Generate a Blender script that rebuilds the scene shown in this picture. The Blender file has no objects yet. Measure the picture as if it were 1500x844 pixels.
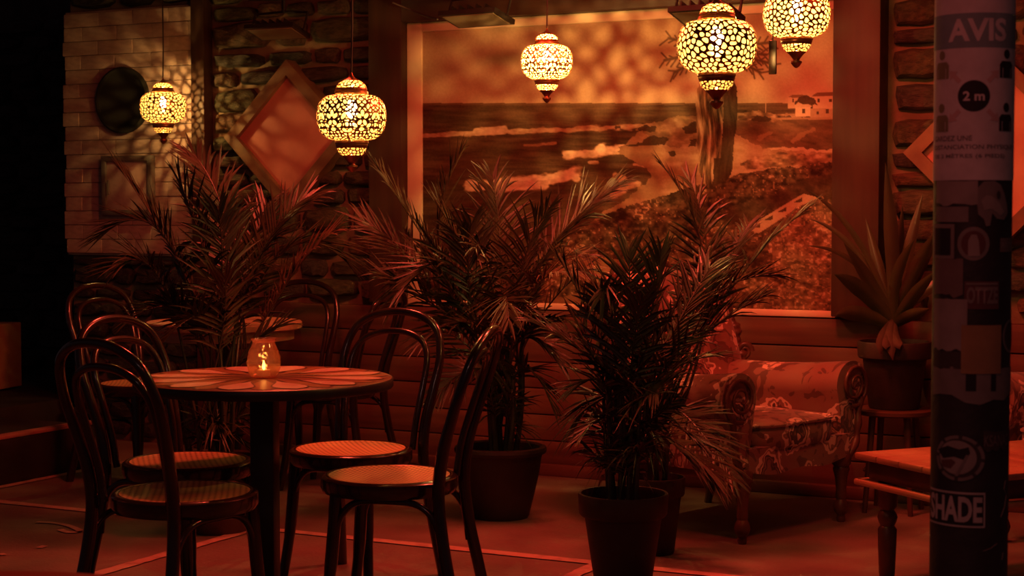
import bpy, bmesh, math, random
import numpy as np
from mathutils import Vector, Matrix, Euler

R = math.radians
PI = math.pi
scene = bpy.context.scene
col = scene.collection

# ------------------------------------------------------------------ camera, light, exposure
# World axes: X along the back wall (to the right), Y towards the back wall, Z up.
EYE = 1.25
FOC = 2470.0
YAW = R(26.75)
CS, SN = math.cos(YAW), math.sin(YAW)
PITCH = math.atan(113.0 / FOC)

cam_d = bpy.data.cameras.new('camera')
cam = bpy.data.objects.new('camera', cam_d)
col.objects.link(cam)
cam.location = (0, 0, EYE)
cam.rotation_euler = (PI / 2 - PITCH, 0, YAW)
cam_d.sensor_width = 36
cam_d.lens = FOC / 1500 * 36
cam_d.clip_start = 0.05
cam_d.dof.use_dof = True
cam_d.dof.focus_distance = 5.7
cam_d.dof.aperture_fstop = 8.0
scene.camera = cam

world = bpy.data.worlds.new('night')
scene.world = world
world.use_nodes = True
world.node_tree.nodes['Background'].inputs[0].default_value = (0.60, 0.33, 0.35, 1)
world.node_tree.nodes['Background'].inputs[1].default_value = 0.035

vs = scene.view_settings
vs.view_transform = 'Standard'
vs.look = 'None'
vs.gamma = 1
vs.use_curve_mapping = False
vs.exposure = 0.0


def c2w(cx, cy, z=0.0):
    """camera-aligned plan offset (right, ahead) to world axes"""
    return Vector((cx * CS - cy * SN, cx * SN + cy * CS, z))


def red_lamp(name, cx, cy, z, power, size, rgb, tilt=(0, 0, 0)):
    d = bpy.data.lights.new(name, 'AREA')
    d.shape = 'DISK'
    d.size = size
    d.energy = power
    d.color = rgb
    o = bpy.data.objects.new(name, d)
    col.objects.link(o)
    o.location = c2w(cx, cy, z)
    o.rotation_euler = tilt
    return o


# red heat lamps under the terrace roof
RED = (1.0, 0.075, 0.038)
red_lamp('heat_lamp', -0.75, 6.35, 2.5, 37, 0.35, RED)
red_lamp('heat_lamp', 0.70, 6.05, 2.5, 42, 0.35, RED)
red_lamp('heat_lamp', 1.35, 5.35, 2.5, 18, 0.35, RED)
red_lamp('heat_lamp', 0.15, 2.05, 2.45, 4.2, 0.35, RED)

# dim fill light added behind the viewer to brighten the pole
sd = bpy.data.lights.new('street_light', 'POINT')
sd.energy = 20
sd.color = (1.0, 0.52, 0.45)
sd.shadow_soft_size = 0.25
so = bpy.data.objects.new('street_light', sd)
col.objects.link(so)
so.location = c2w(-1.2, -1.0, 3.6)

# ------------------------------------------------------------------ helpers
def ray(px, py):
    v = 422.0 - py
    up = v * math.cos(PITCH) - FOC * math.sin(PITCH)
    fw = FOC * math.cos(PITCH) + v * math.sin(PITCH)
    d = c2w(px - 750.0, fw)
    d.z = up
    return d


def at_depth(px, py, D):
    """world point seen at a pixel at the given distance ahead of the camera"""
    d = ray(px, py)
    fw = FOC * math.cos(PITCH) + (422.0 - py) * math.sin(PITCH)
    return Vector((0, 0, EYE)) + d * (D / fw)


def on_wall(px, py, Y):
    d = ray(px, py)
    return Vector((0, 0, EYE)) + d * (Y / d.y)


def on_floor(px, py, z=0.0):
    d = ray(px, py)
    return Vector((0, 0, EYE)) + d * ((z - EYE) / d.z)


def face_rz(a, b):
    """rotation about z that turns local +Y to the camera-aligned plan direction (a right, b ahead)"""
    v = c2w(a, b)
    return math.atan2(-v.x, v.y)


class MB:
    def __init__(s):
        s.v = []
        s.f = []

    def add(s, verts, faces):
        o = len(s.v)
        s.v += [tuple(p) for p in verts]
        s.f += [tuple(i + o for i in f) for f in faces]
        return s

    def box(s, c, d, rot=None):
        hx, hy, hz = d[0] / 2, d[1] / 2, d[2] / 2
        vs_ = [Vector((x * hx, y * hy, z * hz)) for x in (-1, 1) for y in (-1, 1) for z in (-1, 1)]
        if rot is not None:
            vs_ = [rot @ p for p in vs_]
        c = Vector(c)
        return s.add([p + c for p in vs_], [(0, 1, 3, 2), (4, 6, 7, 5), (0, 4, 5, 1), (2, 3, 7, 6), (0, 2, 6, 4), (1, 5, 7, 3)])

    def bevel_box(s, c, d, b):
        """box with chamfered edges"""
        bm = bmesh.new()
        bmesh.ops.create_cube(bm, size=1)
        bmesh.ops.scale(bm, vec=d, verts=bm.verts)
        bmesh.ops.bevel(bm, geom=list(bm.edges), offset=b, segments=2, affect='EDGES', profile=0.5)
        bm.verts.index_update()
        vv = [v.co + Vector(c) for v in bm.verts]
        ff = [tuple(v.index for v in f.verts) for f in bm.faces]
        bm.free()
        return s.add(vv, ff)

    def tube(s, pts, rad, n=8, closed=False, cap=True):
        pts = [Vector(p) for p in pts]
        m = len(pts)
        rr = rad if isinstance(rad, (list, tuple)) else [rad] * m
        tang = []
        for i in range(m):
            a = pts[(i - 1) % m] if (closed or i > 0) else pts[i]
            b = pts[(i + 1) % m] if (closed or i < m - 1) else pts[i]
            t = b - a
            tang.append(t.normalized() if t.length > 1e-9 else Vector((0, 0, 1)))
        up = Vector((0, 0, 1)) if abs(tang[0].z) < .9 else Vector((1, 0, 0))
        nrm = (up - tang[0] * up.dot(tang[0])).normalized()
        vv, ff = [], []
        for i in range(m):
            nrm = nrm - tang[i] * nrm.dot(tang[i])
            nrm = nrm.normalized() if nrm.length > 1e-9 else Vector((1, 0, 0))
            bn = tang[i].cross(nrm)
            for k in range(n):
                a = 2 * PI * k / n
                vv.append(pts[i] + (nrm * math.cos(a) + bn * math.sin(a)) * rr[i])
        last = m if closed else m - 1
        for i in range(last):
            j = (i + 1) % m
            for k in range(n):
                k2 = (k + 1) % n
                ff.append((i * n + k, i * n + k2, j * n + k2, j * n + k))
        if cap and not closed:
            ff.append(tuple(range(n - 1, -1, -1)))
            ff.append(tuple((m - 1) * n + k for k in range(n)))
        return s.add(vv, ff)

    def lathe(s, prof, n=32, c=(0, 0, 0), closed=False):
        vv, ff = [], []
        m = len(prof)
        for (r, z) in prof:
            for k in range(n):
                a = 2 * PI * k / n
                vv.append((c[0] + r * math.cos(a), c[1] + r * math.sin(a), c[2] + z))
        for i in range(m if closed else m - 1):
            j = (i + 1) % m
            for k in range(n):
                k2 = (k + 1) % n
                ff.append((i * n + k, i * n + k2, j * n + k2, j * n + k))
        return s.add(vv, ff)

    def disc(s, r, z, n=32, c=(0, 0)):
        return s.add([(c[0] + r * math.cos(2 * PI * k / n), c[1] + r * math.sin(2 * PI * k / n), z) for k in range(n)], [tuple(range(n))])

    def prism(s, pts, y0, y1):
        """polygon in x,z extruded along y"""
        n = len(pts)
        vv = [(p[0], y0, p[1]) for p in pts] + [(p[0], y1, p[1]) for p in pts]
        ff = [tuple(range(n)), tuple(range(2 * n - 1, n - 1, -1))]
        ff += [(i, i + n, (i + 1) % n + n, (i + 1) % n) for i in range(n)]
        return s.add(vv, ff)

    def mesh(s, name, smooth=True, angle=40):
        me = bpy.data.meshes.new(name)
        me.from_pydata(s.v, [], s.f)
        me.update()
        bm = bmesh.new()
        bm.from_mesh(me)
        bmesh.ops.recalc_face_normals(bm, faces=bm.faces)
        bm.to_mesh(me)
        bm.free()
        if smooth:
            me.shade_smooth()
            me.set_sharp_from_angle(angle=R(angle))
        return me

    def build(s, name, m, parent=None, smooth=True, angle=40):
        return link(name, s.mesh(name, smooth, angle), m, parent)


def link(name, me, m=None, parent=None, loc=None):
    if m is not None and len(me.materials) == 0:
        me.materials.append(m)
    o = bpy.data.objects.new(name, me)
    col.objects.link(o)
    if parent is not None:
        o.parent = parent
    if loc is not None:
        o.location = loc
    return o


def empty(name, loc=(0, 0, 0), rz=0.0):
    o = bpy.data.objects.new(name, None)
    o.empty_display_size = 0.1
    col.objects.link(o)
    o.location = loc
    o.rotation_euler = (0, 0, rz)
    return o


def tag(o, label=None, cat=None, group=None, kind=None):
    if label: o['label'] = label
    if cat: o['category'] = cat
    if group: o['group'] = group
    if kind: o['kind'] = kind
    return o


def copy_tree(o, parent=None):
    c = o.copy()
    col.objects.link(c)
    c.parent = parent
    for ch in list(o.children):
        copy_tree(ch, c)
    return c


def spline(pts, n=8, closed=False):
    """Catmull-Rom through the points"""
    P = [Vector(p) for p in pts]
    out = []
    m = len(P)
    segs = m if closed else m - 1
    for i in range(segs):
        p1, p2 = P[i], P[(i + 1) % m]
        p0 = P[(i - 1) % m] if (closed or i > 0) else p1 * 2 - p2
        p3 = P[(i + 2) % m] if (closed or i < m - 2) else p2 * 2 - p1
        for k in range(n):
            t = k / n
            out.append(0.5 * ((2 * p1) + (p2 - p0) * t + (2 * p0 - 5 * p1 + 4 * p2 - p3) * t * t + (3 * p1 - p0 - 3 * p2 + p3) * t ** 3))
    if not closed:
        out.append(P[-1])
    return out


# ------------------------------------------------------------------ materials
def pmat(name, c1, c2=None, scale=6.0, rough=0.6, bump=0.0, metallic=0.0, spec=0.5, detail=4.0, stretch=(1, 1, 1), coat=0.0, lo=0.35, hi=0.65, bscale=None):
    m = bpy.data.materials.new(name)
    m.use_nodes = True
    nt = m.node_tree
    b = nt.nodes['Principled BSDF']
    b.inputs['Roughness'].default_value = rough
    b.inputs['Metallic'].default_value = metallic
    b.inputs['Specular IOR Level'].default_value = spec
    b.inputs['Coat Weight'].default_value = coat
    c2 = c2 or tuple(x * 0.7 for x in c1)
    tc = nt.nodes.new('ShaderNodeTexCoord')
    mp = nt.nodes.new('ShaderNodeMapping')
    mp.inputs['Scale'].default_value = stretch
    nz = nt.nodes.new('ShaderNodeTexNoise')
    nz.inputs['Scale'].default_value = scale
    nz.inputs['Detail'].default_value = detail
    cr = nt.nodes.new('ShaderNodeValToRGB')
    cr.color_ramp.elements[0].position = lo
    cr.color_ramp.elements[1].position = hi
    cr.color_ramp.elements[0].color = (*c2, 1)
    cr.color_ramp.elements[1].color = (*c1, 1)
    nt.links.new(tc.outputs['Object'], mp.inputs[0])
    nt.links.new(mp.outputs[0], nz.inputs['Vector'])
    nt.links.new(nz.outputs['Fac'], cr.inputs[0])
    nt.links.new(cr.outputs[0], b.inputs['Base Color'])
    if bump > 0:
        n2 = nz
        if bscale:
            n2 = nt.nodes.new('ShaderNodeTexNoise')
            n2.inputs['Scale'].default_value = bscale
            n2.inputs['Detail'].default_value = 3
            nt.links.new(mp.outputs[0], n2.inputs['Vector'])
        bp = nt.nodes.new('ShaderNodeBump')
        bp.inputs['Strength'].default_value = bump
        bp.inputs['Distance'].default_value = 0.01
        nt.links.new(n2.outputs['Fac'], bp.inputs['Height'])
        nt.links.new(bp.outputs[0], b.inputs['Normal'])
    return m


M = {}
M['floor'] = pmat('worn_concrete', (0.24, 0.165, 0.135), (0.125, 0.09, 0.075), 2.2, 0.62, 0.25, detail=8, bscale=60, lo=.3, hi=.7)
M['mortar'] = pmat('lime_mortar', (0.30, 0.21, 0.13), (0.17, 0.115, 0.07), 5, 0.9, 0.6, bscale=25)
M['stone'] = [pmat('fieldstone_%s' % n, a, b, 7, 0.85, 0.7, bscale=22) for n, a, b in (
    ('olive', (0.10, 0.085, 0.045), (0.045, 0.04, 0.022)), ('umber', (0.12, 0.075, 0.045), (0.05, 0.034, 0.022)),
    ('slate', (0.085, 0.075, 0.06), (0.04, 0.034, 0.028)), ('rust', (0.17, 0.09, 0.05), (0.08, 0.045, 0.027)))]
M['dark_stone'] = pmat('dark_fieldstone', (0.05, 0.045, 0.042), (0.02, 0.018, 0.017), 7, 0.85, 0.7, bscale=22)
M['whitewash'] = pmat('whitewashed_brick', (0.52, 0.38, 0.32), (0.40, 0.29, 0.245), 5, 0.85, 0.35, bscale=30)
M['plank'] = pmat('stained_plank', (0.150, 0.062, 0.040), (0.090, 0.038, 0.025), 5, 0.6, 0.2, stretch=(0.25, 4, 4), detail=6)
M['post_wood'] = pmat('dark_stained_timber', (0.075, 0.036, 0.022), (0.055, 0.027, 0.017), 6, 0.55, 0.1, stretch=(4, 4, .3), detail=6)
M['beam_wood'] = pmat('dark_beam_timber', (0.08, 0.04, 0.024), (0.055, 0.028, 0.018), 6, 0.55, 0.15, stretch=(.3, 4, 4), detail=6)
M['cream'] = pmat('cream_paint', (0.86, 0.70, 0.48), (0.76, 0.60, 0.40), 8, 0.7, 0.1)
M['frame_wood'] = pmat('frame_timber', (0.26, 0.16, 0.08), (0.16, 0.09, 0.05), 9, 0.6, 0.15, stretch=(1, 1, 1))
M['red_panel'] = pmat('red_painted_board', (0.62, 0.22, 0.17), (0.50, 0.17, 0.13), 6, 0.6, 0.05)
M['orange_panel'] = pmat('salmon_painted_board', (0.68, 0.34, 0.22), (0.55, 0.26, 0.17), 6, 0.6, 0.05)
M['black_wood'] = pmat('black_lacquered_bentwood', (0.030, 0.014, 0.010), (0.018, 0.009, 0.007), 12, 0.22, 0.0, coat=0.4)
M['black_metal'] = pmat('black_metal', (0.018, 0.015, 0.014), (0.012, 0.01, 0.01), 10, 0.45, 0.0)
M['pot'] = pmat('dark_plastic_pot', (0.035, 0.022, 0.018), (0.022, 0.014, 0.012), 8, 0.6, 0.1)
M['pot_brown'] = pmat('brown_terracotta_pot', (0.075, 0.035, 0.024), (0.045, 0.022, 0.016), 8, 0.65, 0.1)
M['soil'] = pmat('potting_soil', (0.03, 0.02, 0.014), (0.012, 0.008, 0.006), 40, 0.95, 0.8)
M['leaf'] = pmat('palm_leaf', (0.056, 0.048, 0.021), (0.024, 0.026, 0.011), 5, 0.42, 0.0, spec=0.5)
M['leaf_dry'] = pmat('dry_palm_leaf', (0.15, 0.085, 0.04), (0.08, 0.045, 0.022), 6, 0.55, 0.0)
M['rachis'] = pmat('palm_stem', (0.07, 0.058, 0.028), (0.035, 0.03, 0.015), 9, 0.5, 0.1)
M['strap_leaf'] = pmat('strap_leaf', (0.085, 0.078, 0.032), (0.04, 0.042, 0.017), 4, 0.38, 0.0, stretch=(1, 1, .3))
M['husk'] = pmat('dried_leaf_husk', (0.08, 0.05, 0.03), (0.045, 0.028, 0.018), 14, 0.8, 0.4)
M['table_base'] = pmat('table_brown_inlay', (0.20, 0.085, 0.035), (0.14, 0.06, 0.025), 8, 0.38, 0.0)
M['inlay_dark'] = pmat('dark_inlay', (0.055, 0.022, 0.012), (0.04, 0.016, 0.009), 8, 0.38, 0.0)
M['inlay_orange'] = pmat('amber_inlay', (0.34, 0.16, 0.055), (0.26, 0.12, 0.04), 8, 0.38, 0.0)
M['inlay_pink'] = pmat('pale_rose_inlay', (0.66, 0.42, 0.32), (0.58, 0.36, 0.27), 8, 0.38, 0.0)
M['rear_table'] = pmat('pale_wood_tabletop', (0.52, 0.31, 0.18), (0.40, 0.23, 0.13), 6, 0.5, 0.1, stretch=(.4, 4, 4))
M['coffee_wood'] = pmat('waxed_pine', (0.46, 0.24, 0.13), (0.32, 0.16, 0.085), 5, 0.42, 0.1, stretch=(3, .35, 3), detail=7)
M['dark_wood'] = pmat('dark_turned_wood', (0.10, 0.04, 0.025), (0.055, 0.024, 0.016), 8, 0.38, 0.1)
M['carved'] = pmat('carved_walnut', (0.13, 0.052, 0.034), (0.07, 0.028, 0.019), 14, 0.38, 0.3)
M['brass'] = pmat('aged_copper', (0.62, 0.27, 0.12), (0.42, 0.17, 0.075), 20, 0.36, 0.1, metallic=0.85)  # brighter copper for the lantern tops, light falling on them put into the colour
M['brass_dark'] = pmat('dark_copper', (0.36, 0.14, 0.07), (0.2, 0.08, 0.04), 20, 0.36, 0.1, metallic=0.8)  # darker copy for globe and lower parts, shade put into the colour
M['cord'] = pmat('black_cord', (0.05, 0.03, 0.025), (0.03, 0.02, 0.016), 30, 0.6, 0.0)
M['line'] = pmat('worn_line_paint', (0.50, 0.30, 0.25), (0.32, 0.19, 0.16), 14, 0.7, 0.2, lo=.3, hi=.5)
M['platform'] = pmat('black_platform', (0.025, 0.02, 0.018), (0.014, 0.012, 0.011), 6, 0.75, 0.1)
M['nosing'] = pmat('red_nosing', (0.5, 0.22, 0.18), (0.36, 0.16, 0.12), 9, 0.6, 0.1)
M['carton'] = pmat('ochre_carton', (0.48, 0.36, 0.15), (0.38, 0.28, 0.11), 5, 0.8, 0.1)
M['plaque'] = pmat('dull_black_disc', (0.010, 0.010, 0.008), (0.007, 0.007, 0.005), 9, 0.8, 0.1)
M['grey_metal'] = pmat('grey_painted_metal', (0.16, 0.14, 0.12), (0.1, 0.085, 0.075), 7, 0.6, 0.1)
M['ceiling'] = pmat('ceiling_board', (0.14, 0.085, 0.05), (0.08, 0.05, 0.03), 4, 0.75, 0.2, stretch=(.3, 3, 3))
M['lens'] = pmat('dusty_lens', (0.22, 0.17, 0.11), (0.16, 0.12, 0.08), 8, 0.5)
M['wax'] = pmat('candle_wax', (0.85, 0.7, 0.45), (0.75, 0.58, 0.36), 9, 0.5, 0.0)


def emit_mat(name, rgb, strength, through=False):
    m = bpy.data.materials.new(name)
    m.use_nodes = True
    nt = m.node_tree
    nt.nodes.clear()
    out = nt.nodes.new('ShaderNodeOutputMaterial')
    e = nt.nodes.new('ShaderNodeEmission')
    e.inputs[0].default_value = (*rgb, 1)
    e.inputs[1].default_value = strength
    if through:
        t = nt.nodes.new('ShaderNodeBsdfTransparent')
        a = nt.nodes.new('ShaderNodeAddShader')
        nt.links.new(e.outputs[0], a.inputs[0])
        nt.links.new(t.outputs[0], a.inputs[1])
        nt.links.new(a.outputs[0], out.inputs[0])
    else:
        nt.links.new(e.outputs[0], out.inputs[0])
    try:
        m.cycles.emission_sampling = 'NONE'
    except Exception:
        pass
    return m


M['bulb'] = emit_mat('glowing_bulb', (1.0, 0.82, 0.5), 14, True)
M['flame'] = emit_mat('candle_flame', (1.0, 0.55, 0.09), 6, True)


def glass_mat(name, tint, trans_rgb, fac, gloss):
    """thin lit glass: clear tint mixed with a little light-scattering frost and a surface gloss"""
    m = bpy.data.materials.new(name)
    m.use_nodes = True
    nt = m.node_tree
    nt.nodes.clear()
    out = nt.nodes.new('ShaderNodeOutputMaterial')
    t = nt.nodes.new('ShaderNodeBsdfTransparent')
    t.inputs[0].default_value = (*tint, 1)
    l = nt.nodes.new('ShaderNodeBsdfTranslucent')
    l.inputs[0].default_value = (*trans_rgb, 1)
    g = nt.nodes.new('ShaderNodeBsdfGlossy')
    g.inputs['Roughness'].default_value = 0.12
    g.inputs[0].default_value = (1, 0.95, 0.9, 1)
    m1 = nt.nodes.new('ShaderNodeMixShader')
    m1.inputs[0].default_value = fac
    m2 = nt.nodes.new('ShaderNodeMixShader')
    m2.inputs[0].default_value = gloss
    nt.links.new(t.outputs[0], m1.inputs[1])
    nt.links.new(l.outputs[0], m1.inputs[2])
    nt.links.new(m1.outputs[0], m2.inputs[1])
    nt.links.new(g.outputs[0], m2.inputs[2])
    nt.links.new(m2.outputs[0], out.inputs[0])
    return m


M['lamp_glass'] = glass_mat('amber_lamp_glass', (1.0, 0.88, 0.60), (1.0, 0.90, 0.34), 0.16, 0.02)
M['jar_glass'] = glass_mat('rose_jar_glass', (0.92, 0.66, 0.55), (0.8, 0.35, 0.2), 0.24, 0.16)


def cane_mat():
    m = bpy.data.materials.new('woven_cane')
    m.use_nodes = True
    nt = m.node_tree
    b = nt.nodes['Principled BSDF']
    b.inputs['Roughness'].default_value = 0.5
    tc = nt.nodes.new('ShaderNodeTexCoord')
    prods = []
    for rz in (0, 90, 45, 135):
        mp = nt.nodes.new('ShaderNodeMapping')
        mp.inputs['Rotation'].default_value = (0, 0, R(rz))
        w = nt.nodes.new('ShaderNodeTexWave')
        w.inputs['Scale'].default_value = 26 if rz % 90 == 0 else 18.4
        w.inputs['Distortion'].default_value = 0
        nt.links.new(tc.outputs['Object'], mp.inputs[0])
        nt.links.new(mp.outputs[0], w.inputs[0])
        prods.append(w.outputs['Fac'])
    def mx(a, c):
        n = nt.nodes.new('ShaderNodeMath')
        n.operation = 'MAXIMUM'
        nt.links.new(a, n.inputs[0])
        nt.links.new(c, n.inputs[1])
        return n.outputs[0]
    h = mx(mx(prods[0], prods[1]), mx(prods[2], prods[3]))
    cr = nt.nodes.new('ShaderNodeValToRGB')
    cr.color_ramp.elements[0].position = 0.55
    cr.color_ramp.elements[1].position = 0.92
    cr.color_ramp.elements[0].color = (0.16, 0.075, 0.03, 1)
    cr.color_ramp.elements[1].color = (0.66, 0.40, 0.17, 1)
    nt.links.new(h, cr.inputs[0])
    nt.links.new(cr.outputs[0], b.inputs['Base Color'])
    bp = nt.nodes.new('ShaderNodeBump')
    bp.inputs['Strength'].default_value = 0.6
    bp.inputs['Distance'].default_value = 0.002
    nt.links.new(h, bp.inputs['Height'])
    nt.links.new(bp.outputs[0], b.inputs['Normal'])
    return m


M['cane'] = cane_mat()


def brocade_mat():
    m = bpy.data.materials.new('floral_brocade')
    m.use_nodes = True
    nt = m.node_tree
    b = nt.nodes['Principled BSDF']
    b.inputs['Roughness'].default_value = 0.7
    b.inputs['Sheen Weight'].default_value = 0.3
    tc = nt.nodes.new('ShaderNodeTexCoord')
    nz = nt.nodes.new('ShaderNodeTexNoise')
    nz.inputs['Scale'].default_value = 9
    nz.inputs['Detail'].default_value = 2
    mix = nt.nodes.new('ShaderNodeMix')
    mix.data_type = 'VECTOR'
    mix.inputs['Factor'].default_value = 0.16
    nt.links.new(tc.outputs['Object'], nz.inputs['Vector'])
    nt.links.new(tc.outputs['Object'], mix.inputs[4])
    nt.links.new(nz.outputs['Color'], mix.inputs[5])
    # flower heads with ringed petals, over leafy scrolls
    v1 = nt.nodes.new('ShaderNodeTexVoronoi')
    v1.inputs['Scale'].default_value = 6.5
    nt.links.new(mix.outputs[1], v1.inputs['Vector'])
    n2 = nt.nodes.new('ShaderNodeTexNoise')
    n2.inputs['Scale'].default_value = 24
    n2.inputs['Detail'].default_value = 1.5
    nt.links.new(tc.outputs['Object'], n2.inputs['Vector'])
    a = nt.nodes.new('ShaderNodeMath'); a.operation = 'MULTIPLY_ADD'
    nt.links.new(n2.outputs['Fac'], a.inputs[0])
    a.inputs[1].default_value = 0.50
    nt.links.new(v1.outputs['Distance'], a.inputs[2])
    cr = nt.nodes.new('ShaderNodeValToRGB')
    e = cr.color_ramp.elements
    dk, md, tn = (0.050, 0.015, 0.011, 1), (0.22, 0.095, 0.065, 1), (0.68, 0.47, 0.36, 1)
    e[0].position = 0.0; e[0].color = md
    e[1].position = 0.30; e[1].color = md
    for p_, c_ in ((.31, dk), (.36, dk), (.37, md), (.42, md), (.43, dk), (.50, dk), (.51, tn), (.57, tn), (.58, md), (.64, md), (.65, tn), (.74, tn), (.75, md)):
        x = e.new(p_); x.color = c_
    nt.links.new(a.outputs[0], cr.inputs[0])
    n3 = nt.nodes.new('ShaderNodeTexNoise')
    n3.inputs['Scale'].default_value = 11
    n3.inputs['Detail'].default_value = 2
    n3.inputs['Distortion'].default_value = 1.2
    nt.links.new(tc.outputs['Object'], n3.inputs['Vector'])
    cr2 = nt.nodes.new('ShaderNodeValToRGB')
    cr2.color_ramp.elements[0].position = 0.545
    cr2.color_ramp.elements[1].position = 0.56
    cr2.color_ramp.elements[0].color = (1, 1, 1, 1)
    cr2.color_ramp.elements[1].color = (0.34, 0.22, 0.20, 1)
    nt.links.new(n3.outputs['Fac'], cr2.inputs[0])
    mul = nt.nodes.new('ShaderNodeMix')
    mul.data_type = 'RGBA'
    mul.blend_type = 'MULTIPLY'
    mul.inputs['Factor'].default_value = 0.85
    nt.links.new(cr.outputs[0], mul.inputs[6])
    nt.links.new(cr2.outputs[0], mul.inputs[7])
    nt.links.new(mul.outputs[2], b.inputs['Base Color'])
    bp = nt.nodes.new('ShaderNodeBump')
    bp.inputs['Strength'].default_value = 0.4
    bp.inputs['Distance'].default_value = 0.004
    nt.links.new(a.outputs[0], bp.inputs['Height'])
    nt.links.new(bp.outputs[0], b.inputs['Normal'])
    return m


M['brocade'] = brocade_mat()

# ------------------------------------------------------------------ the setting
WY = 7.18           # plane of the panelled wall
rng = random.Random(11)

fl = MB().box((-1.5, 4.5, -0.05), (16, 13, 0.1)).build('floor', M['floor'], smooth=False)
tag(fl, kind='structure')
ce = MB().box((-3.2, 5.4, 2.66), (11, 5.2, 0.08)).build('ceiling', M['ceiling'], smooth=False)
tag(ce, kind='structure')
for k, y in enumerate((3.4, 4.4, 5.4, 6.4)):
    MB().box((-3.2, y, 2.56), (11, 0.09, 0.12)).build('rafter', M['beam_wood'], ce, smooth=False)

XL, XP, XS = -6.35, -5.47, 1.2      # alcove corner, timber post, right end
wb = MB().box(((XL + XS) / 2, WY + 0.16, 1.35), (XS - XL, 0.24, 2.7)).build('wall_back', M['mortar'], smooth=False)
tag(wb, kind='structure')
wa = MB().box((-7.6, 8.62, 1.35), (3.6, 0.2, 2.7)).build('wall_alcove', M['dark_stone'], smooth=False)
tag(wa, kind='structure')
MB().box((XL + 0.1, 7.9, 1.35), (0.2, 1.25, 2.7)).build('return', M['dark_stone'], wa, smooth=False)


def stone_mesh(seed):
    r = random.Random(seed)
    n = 13
    pow_ = r.uniform(4.0, 9.0)
    ring = []
    for k in range(n):
        a = 2 * PI * (k + r.uniform(-.2, .2)) / n
        ca, sa = math.cos(a), math.sin(a)
        q = (abs(ca) ** pow_ + abs(sa) ** pow_) ** (-1 / pow_)
        q *= r.uniform(.88, 1.0)
        ring.append((ca * q * .5, sa * q * .5))
    vv = [(x, 0, z) for x, z in ring] + [(x * .97, -.6 * r.uniform(.8, 1.1), z * .97) for x, z in ring] + [(x * .74, -r.uniform(.85, 1.1), z * .74) for x, z in ring]
    vv.append((r.uniform(-.1, .1), -r.uniform(.95, 1.2), r.uniform(-.1, .1)))
    ff = []
    for j in range(2):
        for k in range(n):
            k2 = (k + 1) % n
            ff.append((j * n + k, j * n + k2, (j + 1) * n + k2, (j + 1) * n + k))
    for k in range(n):
        ff.append((2 * n + k, 2 * n + (k + 1) % n, 3 * n))
    return MB().add(vv, ff)


STONES = {}
for mi, sm in enumerate(M['stone'] + [M['dark_stone']]):
    for s in range(5):
        me = stone_mesh(50 * mi + s).mesh('stone', True, 55)
        me.materials.append(sm)
        STONES[(mi, s)] = me


def lay_stones(parent, x0, x1, z0, z1, y, hr=(.08, .15), wr=(.16, .40), dark=False, holes=()):
    z = z0
    while z < z1 - .03:
        h = min(rng.uniform(*hr), z1 - z)
        x = x0
        while x < x1 - .03:
            w = rng.uniform(*wr)
            if x1 - (x + w) < .12:
                w = x1 - x
            cx, cz = x + w / 2, z + h / 2
            if not any(a < cx < b and c < cz < d for a, b, c, d in holes):
                mi = 4 if dark else rng.choices((0, 1, 2, 3), (4, 3, 3, 2))[0]
                o = link('stone', STONES[(mi, rng.randrange(5))], None, parent, (cx, y, cz + rng.uniform(-.006, .006)))
                g = rng.uniform(.006, .022)
                o.scale = (w - g, rng.uniform(.03, .065), h - g)
                o.rotation_euler = (0, rng.uniform(-.035, .035), 0)
            x += w
        z += h


SY = WY + 0.04
lay_stones(wb, -5.38, -4.33, .80, 2.55, SY)
lay_stones(wb, -1.82, 0.9, .80, 2.55, SY)
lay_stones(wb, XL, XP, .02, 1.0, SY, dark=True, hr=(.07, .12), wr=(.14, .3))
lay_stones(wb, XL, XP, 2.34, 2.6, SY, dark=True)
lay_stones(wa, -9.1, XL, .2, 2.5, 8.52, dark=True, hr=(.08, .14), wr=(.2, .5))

# whitewashed brick panel
wp_ = MB().box(((XL + XP) / 2, WY + .03, 1.67), (XP - XL, .06, 1.32)).build('wall_whitewashed', M['whitewash'], smooth=False)
tag(wp_, kind='structure')
br = []
for s in range(3):
    me = MB().bevel_box((0, 0, 0), (1, 1, 1), .045).mesh('brick', True, 30)
    me.materials.append(M['whitewash'])
    br.append(me)
rows = 17
for i in range(rows):
    h = 1.30 / rows
    z = 1.02 + h * (i + .5)
    x = XL + rng.uniform(-.012, .010)
    first = True
    while x < XP - .02:
        w = min((.12 if (first and i % 2) else .235) + rng.uniform(-.01, .01), XP - x)
        o = link('brick', br[rng.randrange(3)], None, wp_, (x + w / 2, WY - .004 + rng.uniform(-.003, .003), z))
        o.scale = (max(w - .003, .02), .03, h - .003)
        x += w
        first = False

# timber post beside the panel, uprights and beam around the mural
def trim(name, x0, x1, y0, y1, z0, z1, m):
    o = MB().bevel_box(((x0 + x1) / 2, (y0 + y1) / 2, (z0 + z1) / 2), (x1 - x0, y1 - y0, z1 - z0), .006).build(name, m)
    return tag(o, kind='structure')

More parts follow.
